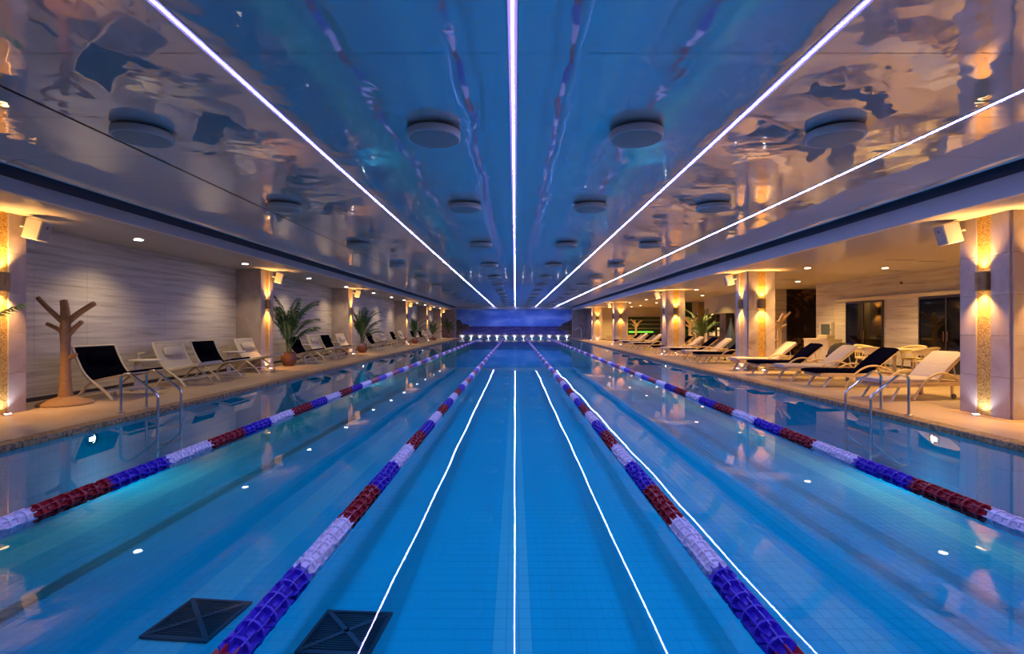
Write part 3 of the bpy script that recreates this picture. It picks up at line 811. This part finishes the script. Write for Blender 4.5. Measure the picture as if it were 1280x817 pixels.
def make_chair(dark):
    t = empty('sling_chair', (0,0,0))
    fm = MAT['cream_frame']; fab = MAT['black_fabric'] if dark else MAT['cream_fabric']
    A = catmull([(-0.04,0,1.02),(0.04,0,0.80),(0.16,0,0.55),(0.30,0,0.385),(0.48,0,0.25),(0.62,0,0.13),(0.72,0,0.0)], 5)
    B = catmull([(0.0,0,0.0),(0.12,0,0.18),(0.30,0,0.345),(0.48,0,0.40),(0.72,0,0.45),(0.98,0,0.50)], 5)
    for s in (-1, 1):
        MB().tube([p+Vector((0,s*HW,0)) for p in A], 0.027, 8).build('back_rail', fm, t, True)
        MB().tube([p+Vector((0,s*(HW-0.055),0)) for p in B], 0.026, 8).build('seat_rail', fm, t, True)
    for (x, z) in ((-0.04, 1.02), (0.97, 0.495), (0.60, 0.15), (0.07, 0.10)):
        MB().tube([(x,-HW,z),(x,HW,z)], 0.018, 8).build('crossbar', fm, t, True)
    pr = [(-0.03,1.0),(0.05,0.79),(0.17,0.56),(0.31,0.405),(0.48,0.425),(0.72,0.475),(1.0,0.535)]
    quilt_strip(pr, HW-0.035, 0.035, 0.014 if not dark else 0.008).build('sling', fab, t, True)
    rot = Matrix.Rotation(R(66), 3, 'Y')
    pillow_geo((0.11, 0, 0.80), (0.24, 0.72, 0.12), rot).build('pillow', MAT['pillow_fabric'] if not dark else fab, t, True)
    return t
chB, chW = make_chair(True), make_chair(False); ub = uw = False
chairs = [(10.3,1),(12.42,0),(13.85,1),(15.92,0),(19.4,1),(21.2,0),(22.65,1),(24.55,0),(29.3,1),(32.1,0),(34.8,1),(37.2,0),(41.4,1),(42.9,0),(44.6,1),(46.7,0)]
for i, (y, dk) in enumerate(chairs):
    if dk: o = copy_tree(chB) if ub else chB; ub = True
    else: o = copy_tree(chW) if uw else chW; uw = True
    o.location = (-8.40+rnd.uniform(-0.03,0.03), y, DECK); o.rotation_euler = (0, 0, R(rnd.uniform(-1.2, 1.2)))
    w = 'black padded' if dk else 'cream padded'
    extra = ' beside the tree-shaped coat stand' if i == 0 else ''
    tag(o, '%s sling lounge chair%s, %s in the left row' % (w, extra, ORD[i+1]), 'lounge chair', 'sling chairs along the left wall')

# side tables with a small stand on each
def make_table():
    t = empty('side_table', (0,0,0))
    MB().lathe([(0.26,0.0),(0.27,0.015),(0.26,0.03),(0.05,0.035)], 24).build('base', MAT['white_metal'], t, True)
    MB().rbox((-0.17,0,0.33), (0.03, 0.20, 0.61), None, 0.008).build('post', MAT['white_metal'], t)
    MB().lathe([(0.05,0.635),(0.29,0.64),(0.305,0.655),(0.30,0.675),(0.05,0.68)], 28).build('top', MAT['white_metal'], t, True)
    return t
def make_stand():
    t = empty('table_stand', (0,0,0))
    MB().rbox((0,0,0.008), (0.10,0.08,0.016), None, 0.004).build('foot', MAT['white_metal'], t)
    MB().tube([(-0.02,0,0.01),(-0.02,0,0.10),(-0.015,0,0.125)], 0.014, 8).build('stem', MAT['white_metal'], t, True)
    MB().rbox((0.03,0,0.135), (0.15,0.05,0.02), Matrix.Rotation(R(-8),3,'Y'), 0.005).build('arm', MAT['white_metal'], t)
    return t
tp, stp = make_table(), make_stand(); first = True
for i, (x, y) in enumerate([(-8.2,11.35),(-8.17,14.9),(-8.18,20.3),(-8.2,23.6),(-8.18,31.0),(-8.18,36.2),(-8.18,45.7)]):
    o = tp if first else copy_tree(tp); p = stp if first else copy_tree(stp); first = False
    o.location = (x, y, DECK); p.location = (x-0.12, y, DECK+0.68)
    tag(o, 'round white side table between sling chairs, %s from the front' % ORD[i+1], 'side table', 'side tables of the left row')
    tag(p, 'small white bent stand on the %s side table' % ORD[i+1], 'table stand', 'stands on the side tables')

# ------------------------------------------------------------------ sun loungers (right row)
def make_lounger(dark):
    t = empty('sun_lounger', (0,0,0))
    wd = MAT['lounger_wood']; fab = MAT['navy_fabric'] if dark else MAT['white_fabric']
    for s in (-1, 1):
        MB().rbox((1.02, s*0.325, 0.29), (1.86, 0.035, 0.075), None, 0.006).build('side_rail', wd, t)
        arc = catmull([(0.62,s*0.365,0.0),(0.74,s*0.365,0.18),(0.93,s*0.365,0.38),(1.15,s*0.365,0.49),(1.38,s*0.365,0.50),(1.62,s*0.365,0.42),(1.82,s*0.365,0.28)], 5)
        MB().tube(arc, 0.022, 8).build('arm', wd, t, True)
        MB().tube([(0.40,s*0.30,0.30),(0.24,s*0.31,0.10),(0.17,s*0.315,0.0)], 0.022, 8).build('leg', MAT['grey_plastic'], t, True)
        MB().rbox((1.62, s*0.30, 0.14), (0.05, 0.03, 0.26), None, 0.005).build('leg', wd, t)
        MB().lathe([(0.045,-0.015),(0.05,-0.008),(0.05,0.008),(0.045,0.015)], 14, (1.62, s*0.335, 0.05), 'y').build('wheel', MAT['slot_dark'], t, True)
    for x in (0.10, 1.95):
        MB().rbox((x, 0, 0.29), (0.04, 0.66, 0.07), None, 0.006).build('end_rail', wd, t)
    sl = MB().rbox((0,0,0), (0.055, 0.62, 0.018), None, 0.003).mesh('slat', wd)
    for k in range(13): link('slat', sl, t, (0.2+k*0.09, 0, 0.333))
    for s in (-1, 1):
        MB().rbox((1.60, s*0.29, 0.60), (0.80, 0.03, 0.035), Matrix.Rotation(R(-39), 3, 'Y'), 0.005).build('back_rail', wd, t)
        MB().tube([(1.70, s*0.26, 0.66), (1.78, s*0.26, 0.30)], 0.012, 6).build('back_prop', MAT['grey_plastic'], t)
    pr = [(0.0,0.375),(0.25,0.385),(0.6,0.378),(0.95,0.37),(1.28,0.375)]
    quilt_strip(pr, 0.315, 0.075, 0.006, 5, 6).build('seat_cushion', fab, t, True)
    pr = [(1.30,0.39),(1.45,0.53),(1.65,0.70),(1.90,0.88)]
    quilt_strip(pr, 0.305, 0.075, 0.008, 6, 6).build('back_cushion', fab, t, True)
    return t
lgB, lgW = make_lounger(True), make_lounger(False); ub = uw = False
loungers = [(9.95,0,12),(12.05,1,0),(13.5,0,0),(14.9,1,1),(16.3,0,2),(19.6,1,0),(21.1,0,0),(22.6,1,0),(24.1,0,0),(25.7,1,0),(29.6,1,0),(31.1,0,0),(32.7,1,0),(34.3,0,0),(35.9,1,0)]
for i, (y, dk, rz) in enumerate(loungers):
    if dk: o = copy_tree(lgB) if ub else lgB; ub = True
    else: o = copy_tree(lgW) if uw else lgW; uw = True
    o.location = (6.90+rnd.uniform(-0.03,0.03), y, DECK); o.rotation_euler = (0, 0, R(rz))
    w = 'dark navy cushioned' if dk else 'pale cushioned'
    tag(o, '%s sun lounger with arched arms, %s in the right row' % (w, ORD[i+1]), 'sun lounger', 'sun loungers along the right deck')

# ------------------------------------------------------------------ coat trees
def coat_tree(loc, rz, mat, lab, mirror=1):
    t = empty('coat_tree', loc, rz); tag(t, lab, 'coat stand', 'tree-shaped coat stands')
    MB().lathe([(0.405,0.0),(0.41,0.02),(0.385,0.05),(0.25,0.10),(0.14,0.135),(0.10,0.15)], 32).build('base', mat, t, True)
    MB().tube([(0,0,0.12),(0,0,0.30),(0,0,0.70),(0.0,0,1.10),(0,0,1.35),(0.0,0,1.62)], 0.1, 14, rs=[0.115,0.095,0.078,0.075,0.088,0.06]).build('trunk', mat, t, True)
    br = [((0,0,1.28),(-0.14,-0.03,1.38),(-0.30,-0.04,1.46), 0.036), ((0,-0.02,1.28),(0.08,-0.10,1.40),(0.12,-0.14,1.51), 0.048),
          ((0.02,0.02,1.24),(0.13,0.04,1.38),(0.26,0.05,1.50), 0.040), ((0,0,1.45),(-0.22,-0.04,1.68),(-0.45,-0.06,1.93), 0.040),
          ((0,0.0,1.48),(-0.06,0.06,1.70),(-0.12,0.10,1.88), 0.062), ((0,0,1.46),(0.24,0.0,1.65),(0.52,0.0,1.83), 0.046),
          ((0.02,0,0.80),(0.10,0.01,0.86),(0.18,0.02,0.91), 0.035)]
    for a, b_, c, r in br:
        pts = catmull([(mirror*p[0], p[1], p[2]) for p in (a, b_, c)], 4)
        n = len(pts); MB().tube(pts, r, 10, rs=[r*(1.25-0.3*k/(n-1)) for k in range(n)]).build('branch', mat, t, True)
coat_tree((-8.15, 9.28, DECK), 0, MAT['rattan'], 'woven tree-shaped coat stand beside the left black chair')
coat_tree((9.95, 19.3, DECK), R(180), MAT['rattan_lit'], 'tree-shaped coat stand coloured as warmly lit, behind the second right column')
coat_tree((9.45, 27.7, DECK), R(20), MAT['rattan_lit'], 'tree-shaped coat stand coloured as warmly lit, beside the third right column')
coat_tree((9.9, 42.0, DECK), R(10), MAT['rattan_lit'], 'distant pale tree-shaped coat stand before the green niche')

# ------------------------------------------------------------------ palms
def frond_geo(r_, L_, az, lift, droop, nl=22, wide=0.22):
    b = MB(); pts = []
    d = Vector((math.cos(az), math.sin(az), 0)); ang = lift; p = Vector((0,0,0)); NS = 14
    for k in range(NS+1):
        pts.append(p.copy()); ang += droop*(0.2+1.6*k/NS)/NS
        p = p + (d*math.sin(ang) + Vector((0,0,math.cos(ang))))*(L_/NS)
    b.tube(pts, 0.008, 5, rs=[0.012*(1-0.8*k/NS) for k in range(NS+1)])
    side = Vector((-d.y, d.x, 0))
    for k in range(nl):
        s = 0.30+0.70*k/(nl-1); i = min(NS-1, int(s*NS)); f = s*NS-i
        p = pts[i].lerp(pts[i+1], f); tg = (pts[i+1]-pts[i]).normalized()
        ll = wide*(1.5-1.4*abs(s-0.55))*r_.uniform(0.85, 1.1)
        for sd in (-1, 1):
            dirv = (side*sd*0.75 + tg*0.75 + Vector((0,0,-0.10+r_.uniform(-0.15,0.1)))).normalized()
            wv = tg.cross(dirv).cross(dirv).normalized()*0.019
            mid = p + dirv*ll*0.45 + Vector((0,0,0.012)); tip = p + dirv*ll + Vector((0,0,-0.30*ll))
            b.add([p, mid+wv, tip, mid-wv], [(0,1,2,3)])
    return b
def palm(loc, height, lab, seed, pot='round', azs=None, n=16, lean=None, reach=1.0):
    r_ = random.Random(seed)
    t = empty('potted_palm', loc); tag(t, lab, 'potted palm', 'potted palms')
    if pot == 'round': prof = [(0.15,0.0),(0.20,0.04),(0.265,0.20),(0.255,0.34),(0.215,0.43),(0.225,0.47),(0.205,0.475),(0.19,0.44)]; zt = 0.44
    else: prof = [(0.22,0.0),(0.34,0.06),(0.38,0.20),(0.36,0.26),(0.33,0.24)]; zt = 0.235
    MB().lathe(prof, 24).build('pot', MAT['terracotta'], t, True)
    MB().lathe([(0.19 if pot == 'round' else 0.33, zt-0.03),(0.18,zt),(0.02,zt+0.01)], 16).build('soil', MAT['soil'], t, True)
    H = height-zt
    for k in range(4):
        a = k*PI/2+0.4; x, y = 0.05*math.cos(a), 0.05*math.sin(a); hh = H*(0.20+0.06*k)
        MB().tube([(x,y,zt-0.01),(x*1.5,y*1.5,zt+hh*0.5),(x*2,y*2,zt+hh)], 0.02, 7, rs=[0.028,0.02,0.016]).build('stem', MAT['stem_green'], t, True)
    for k in range(n):
        az = azs[k % len(azs)]+r_.uniform(-0.1,0.1) if azs else k*2.4+r_.uniform(-0.3,0.3)
        q = k/(n-1); hb = zt+H*(0.05+0.20*q)
        Lf = H*(0.62+0.22*q)*r_.uniform(0.9, 1.05); lift = 0.50-0.38*q+r_.uniform(-0.08,0.08); droop = (1.35-0.25*q)*reach*r_.uniform(0.8,1.15)
        if lean is not None:
            c_ = (math.cos(az-lean)+1)/2; lift *= 0.45+0.55*c_; droop *= 0.55+0.45*c_; Lf *= 0.85+0.15*c_
        o = frond_geo(r_, Lf, az, lift, droop, 28, 0.17*H/2*1.2).build('frond', MAT['leaf_green'], t)
        o.location = (0.05*math.cos(az), 0.05*math.sin(az), hb)
palm((-8.0, 18.1, DECK), 2.62, 'tall green palm in terracotta pot past the second left column', 3, lean=0.6, n=22)
palm((-8.05, 26.95, DECK), 2.45, 'green palm in dark round pot past the third left column', 5, lean=0.6, n=20)
palm((-7.85, 40.1, DECK), 2.2, 'palm past the fourth left column with a long arching frond', 8, azs=[0.1, 1.6, 3.0, 4.5, 0.4, 2.2], lean=0.2)
palm((-7.9, 49.0, DECK), 2.1, 'light green palm in wide bowl past the fifth left column', 11, pot='bowl', lean=0.0)
palm((-7.6, 58.3, DECK), 2.3, 'dark distant palm before the far left marble wall', 14, lean=-0.5)
palm((-7.95, 7.05, DECK), 2.62, 'palm at the left picture edge with only frond tips in view', 21, azs=[4.6, 5.3, 0.9, 4.2, 5.6, 5.0], n=7, lean=5.5)
palm((10.6, 29.0, DECK), 2.45, 'green potted palm behind the right loungers, near the dark shelf', 17)

# ------------------------------------------------------------------ right gallery: doors, furniture
def glass_door(n, y0, y1, lab):
    t = empty('door_%d' % n, (RB-0.06, (y0+y1)/2, DECK)); struct(t, lab)
    w = (y1-y0)/2; H = 2.32
    fr = MB(); fr.box(-0.02, 0.03, -w, -w+0.05, 0, H); fr.box(-0.02, 0.03, w-0.05, w, 0, H); fr.box(-0.02, 0.03, -w+0.05, w-0.05, H-0.06, H); fr.box(-0.02,0.03,-0.025,0.025,0,H-0.06); fr.box(-0.02,0.03,-w+0.05,w-0.05,0,0.06)
    fr.build('door_frame', MAT['door_frame'], t)
    for s in (-1, 1):
        MB().box(-0.005, 0.015, min(s*0.025, s*(w-0.05)), max(s*0.025, s*(w-0.05)), 0.06, H-0.06).build('pane', MAT['door_glass'], t)
        MB().tube([(-0.04, s*0.07, 0.95),(-0.04, s*0.07, 1.25)], 0.012, 8).build('handle', MAT['bronze'], t)
glass_door(1, 17.95, 19.95, 'dark glass double door left of the wicker table')
glass_door(2, 14.25, 16.35, 'dark glass double door behind the first pale lounger')
glass_door(3, 9.6, 11.8, 'dark glass double door hidden by the first right column')
struct(MB().rbox((RB-0.09, 15.2, 2.47), (0.12, 10.6, 0.12), None, 0.01).build('trim_door_rail', MAT['cream_frame']), 'pale sliding rail running above the dark doors')
t = empty('glazed_cabinet', (RB-0.10, 21.15, 0.38)); tag(t, 'small white framed glazed wall cabinet near the gallery corner', 'cabinet')
fr = MB()
for (ya, yb, za, zb) in ((-0.40,-0.32,0,1.25),(0.32,0.40,0,1.25),(-0.32,0.32,1.17,1.25),(-0.32,0.32,0,0.06),(-0.32,0.32,0.27,0.35)): fr.box(-0.05, 0.06, ya, yb, za, zb)
fr.build('frame', MAT['white_metal'], t)
MB().box(-0.02, 0.0, -0.32, 0.32, 0.35, 1.17).build('upper_pane', MAT['smoke_glass'], t); MB().box(-0.02, 0.0, -0.32, 0.32, 0.06, 0.27).build('lower_pane', MAT['smoke_glass'], t)
MB().box(0.0, 0.06, -0.32, 0.32, 0.06, 1.17).build('back', MAT['white_metal'], t)
MB().rbox((-0.065, 0.1, 0.72), (0.02, 0.14, 0.04), None, 0.005).build('handle', MAT['steel'], t)
for yy, zz, nm in ((-0.36, 0.95, 'hinge'), (-0.36, 0.42, 'hinge')): MB().rbox((-0.055, yy, zz), (0.02, 0.05, 0.08), None, 0.004).build(nm, MAT['steel'], t)
t = empty('wall_sensor', (RB-0.02, 17.1, 2.92)); tag(t, 'tiny brown sensor high on the right gallery wall', 'sensor')
MB().rbox((-0.03,0,0), (0.05,0.09,0.09), None, 0.01).build('body', MAT['bronze'], t); MB().lathe([(0.03,-0.075),(0.025,-0.06),(0.03,-0.05)], 10, axis='x').build('eye', MAT['slot_dark'], t)

def wicker_chair(loc, rz, lab):
    t = empty('wicker_armchair', loc, rz); tag(t, lab, 'armchair', 'cream wicker armchairs around the table')
    wm = MAT['wicker_cream']
    MB().lathe([(0.28,0.40),(0.30,0.43),(0.29,0.46),(0.05,0.47)], 20).build('seat', wm, t, True)
    for a in (0.7, 2.44, 3.84, 5.58):
        MB().tube([(0.24*math.cos(a),0.24*math.sin(a),0.42),(0.30*math.cos(a),0.30*math.sin(a),0.0)], 0.022, 8).build('leg', wm, t, True)
    arc = [(0.31*math.cos(R(a)), 0.31*math.sin(R(a)), 0.74+0.07*math.cos(R(a-180))) for a in range(60, 301, 15)]
    MB().tube(arc, 0.032, 8).build('arm_rail', wm, t, True)
    b = MB(); n = len(arc)
    lo = [(0.29*math.cos(R(a)), 0.29*math.sin(R(a)), 0.60) for a in range(60, 301, 15)]
    b.add([*arc, *lo, *[(x*0.94,y*0.94,z) for x,y,z in arc], *[(x*0.94,y*0.94,z) for x,y,z in lo]],
          [(i,i+1,n+i+1,n+i) for i in range(n-1)] + [(2*n+i,3*n+i,3*n+i+1,2*n+i+1) for i in range(n-1)])
    b.build('backrest', wm, t, True)
    for a in (75, 120, 165, 210, 255, 285):
        MB().tube([(0.28*math.cos(R(a)),0.28*math.sin(R(a)),0.43),(0.29*math.cos(R(a)),0.29*math.sin(R(a)),0.66)], 0.016, 6).build('spindle', wm, t)
TX, TY = 11.1, 15.0
t = empty('dining_table', (TX, TY, DECK)); tag(t, 'round cream table among wicker armchairs in the right gallery', 'table')
MB().lathe([(0.05,0.70),(0.62,0.715),(0.65,0.73),(0.64,0.75),(0.05,0.755)], 32).build('top', MAT['cream_frame'], t, True)
MB().lathe([(0.30,0.0),(0.29,0.025),(0.06,0.05),(0.045,0.35),(0.06,0.70)], 20).build('pedestal', MAT['cream_frame'], t, True)
for a, lab in ((200, 'wicker armchair on the pool side of the round table'), (290, 'wicker armchair on the near side of the round table'), (20, 'wicker armchair between the round table and back wall'), (110, 'wicker armchair on the far side of the round table')):
    wicker_chair((TX+0.82*math.cos(R(a)), TY+0.82*math.sin(R(a)), DECK), R(a+180)+0, lab)
t = empty('round_pod_chair', (10.6, 16.6, DECK)); tag(t, 'black rounded shell chair behind the pale lounger, by the wicker table', 'chair')
pts = [(0.22,0.0),(0.34,0.10),(0.42,0.32),(0.41,0.55),(0.33,0.75),(0.2,0.84),(0.03,0.87)]
MB().lathe(pts, 24).build('shell', MAT['black_shell'], t, True); MB().lathe([(0.24,0.0),(0.25,0.02),(0.22,0.03)], 20).build('base', MAT['slot_dark'], t, True)
pillow_geo((-0.30,0,0.42), (0.28,0.5,0.12), Matrix.Identity(3)).build('cushion', MAT['black_fabric'], t, True)
t = empty('bar_cabinet', (11.75, 19.6, DECK)); tag(t, 'low cream cabinet behind the dark lounger near the marble wall', 'cabinet')
MB().rbox((0,0,0.45), (0.5,1.6,0.86), None, 0.01).build('body', MAT['cream_frame'], t)
MB().rbox((0,0,0.90), (0.56,1.66,0.04), None, 0.008).build('top', MAT['cream_frame'], t)
for s in (-1, 0, 1):
    d = MB().rbox((-0.255, s*0.52, 0.45), (0.02,0.50,0.76), None, 0.004).build('door', MAT['cream_plaster'], t); MB().rbox((-0.275, s*0.52+0.18, 0.55), (0.02,0.02,0.12), None, 0.004).build('handle', MAT['steel'], d)
MB().rbox((0.0,-0.25,1.0), (0.3,0.6,0.14), None, 0.01).build('raised_tray', MAT['cream_frame'], t)

# dark shelf unit with things on it
SX, SY0, SY1 = 12.02, 28.7, 31.5
t = empty('shelf_unit', (SX, 0, DECK)); tag(t, 'tall dark wood shelf unit with towels and bottles', 'shelf')
sw = MAT['shelf_wood']
MB().box(0.22, 0.26, SY0, SY1, 0, 2.12).build('back_panel', sw, t)
for y in (SY0, SY0+0.85, SY0+1.5, SY1-0.05): MB().box(-0.2, 0.22, y, y+0.05, 0, 2.12).build('upright', sw, t)
for z in (0.0, 0.75, 1.40, 2.07): MB().box(-0.2, 0.22, SY0+0.05, SY1-0.05, z, z+0.05).build('shelf_board', sw, t)
MB().box(-0.21, -0.18, SY0+0.03, SY0+0.87, 0.05, 2.07).build('door', sw, t); MB().box(-0.21, -0.18, SY0+0.9, SY1-0.03, 0.05, 0.74).build('drawer_front', sw, t)
def towel(y, w, h, lab):
    q = empty('folded_towel', (SX-0.02, y, DECK+0.80)); tag(q, lab, 'towel', 'towels on the dark shelf')
    n = max(2, int(h/0.07))
    for k in range(n): MB().rbox((0,0,(k+0.5)*h/n), (0.3, w, h/n*0.94), None, 0.015).build('fold', MAT['towel_white'], q)
towel(SY0+1.2, 0.28, 0.50, 'tall white towel stack on the dark shelf'); towel(SY0+1.85, 0.30, 0.28, 'short white towel stack in the middle of the dark shelf'); towel(SY0+2.45, 0.34, 0.22, 'low white towel stack at the far end of the dark shelf')
for y, h, r0, lab in ((SY0+1.85, 0.52, 0.09, 'tall pale green bottle on the upper dark shelf'), (SY0+2.3, 0.26, 0.05, 'small pale bottle on the upper dark shelf')):
    q = empty('glass_bottle', (SX, y, DECK+1.455)); tag(q, lab, 'bottle', 'bottles on the dark shelf')
    MB().lathe([(r0*0.9,0),(r0,0.02),(r0,h*0.55),(r0*0.4,h*0.75),(r0*0.35,h*0.95)], 16).build('body', MAT['bottle_green'], q, True); MB().lathe([(r0*0.4,h*0.95),(r0*0.42,h*0.98),(r0*0.4,h)], 12).build('cap', MAT['towel_white'], q, True)
t = empty('floor_vase', (11.2, 26.6, DECK)); tag(t, 'tall blue grey teardrop floor vase left of the second right column', 'vase')
MB().lathe([(0.16,0.0),(0.24,0.10),(0.30,0.40),(0.27,0.75),(0.19,1.10),(0.10,1.42),(0.05,1.65),(0.035,1.78)], 24).build('body', MAT['vase_blue'], t, True); MB().lathe([(0.036,1.78),(0.04,1.80),(0.03,1.81)], 14).build('lip', MAT['vase_blue'], t, True)
t = empty('table_globe', (11.36, 32.2, DECK)); tag(t, 'pale globe lamp on a slim stand beside the right palm', 'lamp')
MB().lathe([(0.16,0),(0.15,0.02),(0.02,0.04),(0.02,0.85)], 16).build('stand', MAT['white_metal'], t, True); MB().lathe([(0.03,0.84),(0.13,0.90),(0.18,1.02),(0.13,1.14),(0.03,1.20)], 18).build('globe', MAT['towel_white'], t, True)

# green lit niche and bench at the end of the right gallery
t = empty('green_niche', (12.65, 50.34, 0)); tag(t, 'long green lit niche on the right gallery end wall', 'niche')
MB().box(-1.6, 1.6, -0.03, 0.03, 0.55, 2.35).build('back_panel', MAT['green_glass'], t)
fr = MB(); fr.box(-1.65,1.65,-0.1,0.03,2.35,2.42); fr.box(-1.65,1.65,-0.1,0.03,0.48,0.55); fr.box(-1.65,-1.6,-0.1,0.03,0.55,2.35); fr.box(1.6,1.65,-0.1,0.03,0.55,2.35); fr.build('frame', MAT['cream_plaster'], t)
MB().box(-1.5, 0.9, -0.07, -0.04, 0.80, 0.92).build('light_bar', MAT['green_led'], t)
for z in (1.2, 1.6, 2.0): MB().box(-1.58, 1.58, -0.08, -0.03, z, z+0.03).build('shelf_board', MAT['cream_frame'], t)
t = empty('stone_bench', (9.6, 47.6, DECK)); tag(t, 'low pale stone bench at the far end of the right deck', 'bench')
MB().rbox((0,0,0.22), (2.2,0.5,0.44), None, 0.02).build('body', MAT['deck_stone'], t); MB().rbox((0,0,0.47), (2.3,0.56,0.06), None, 0.01).build('seat', MAT['deck_stone'], t)
# white water spout at the far right corner
t = empty('water_spout', (7.1, 57.5, DECK)); tag(t, 'white swan-neck water spout at the far right pool corner', 'water spout')
MB().tube(catmull([(0.35,0,0),(0.35,0,0.7),(0.25,0,1.05),(0.0,0,1.15),(-0.25,0,1.05)], 5), 0.09, 10).build('neck', MAT['white_metal'], t, True)
MB().rbox((-0.35,0,0.98), (0.35,0.5,0.06), Matrix.Rotation(R(-25),3,'Y'), 0.01).build('lip', MAT['white_metal'], t); MB().lathe([(0.2,0),(0.2,0.03),(0.1,0.05)], 16, (0.35,0,0)).build('flange', MAT['steel'], t, True)
# floor lamp glow below the wicker table
place(up_proto, 'u', (RB-0.35, 15.9, DECK+0.005), 0, 'in-floor uplight by the back wall beneath the wicker table', 'uplight', 'in-floor uplights')
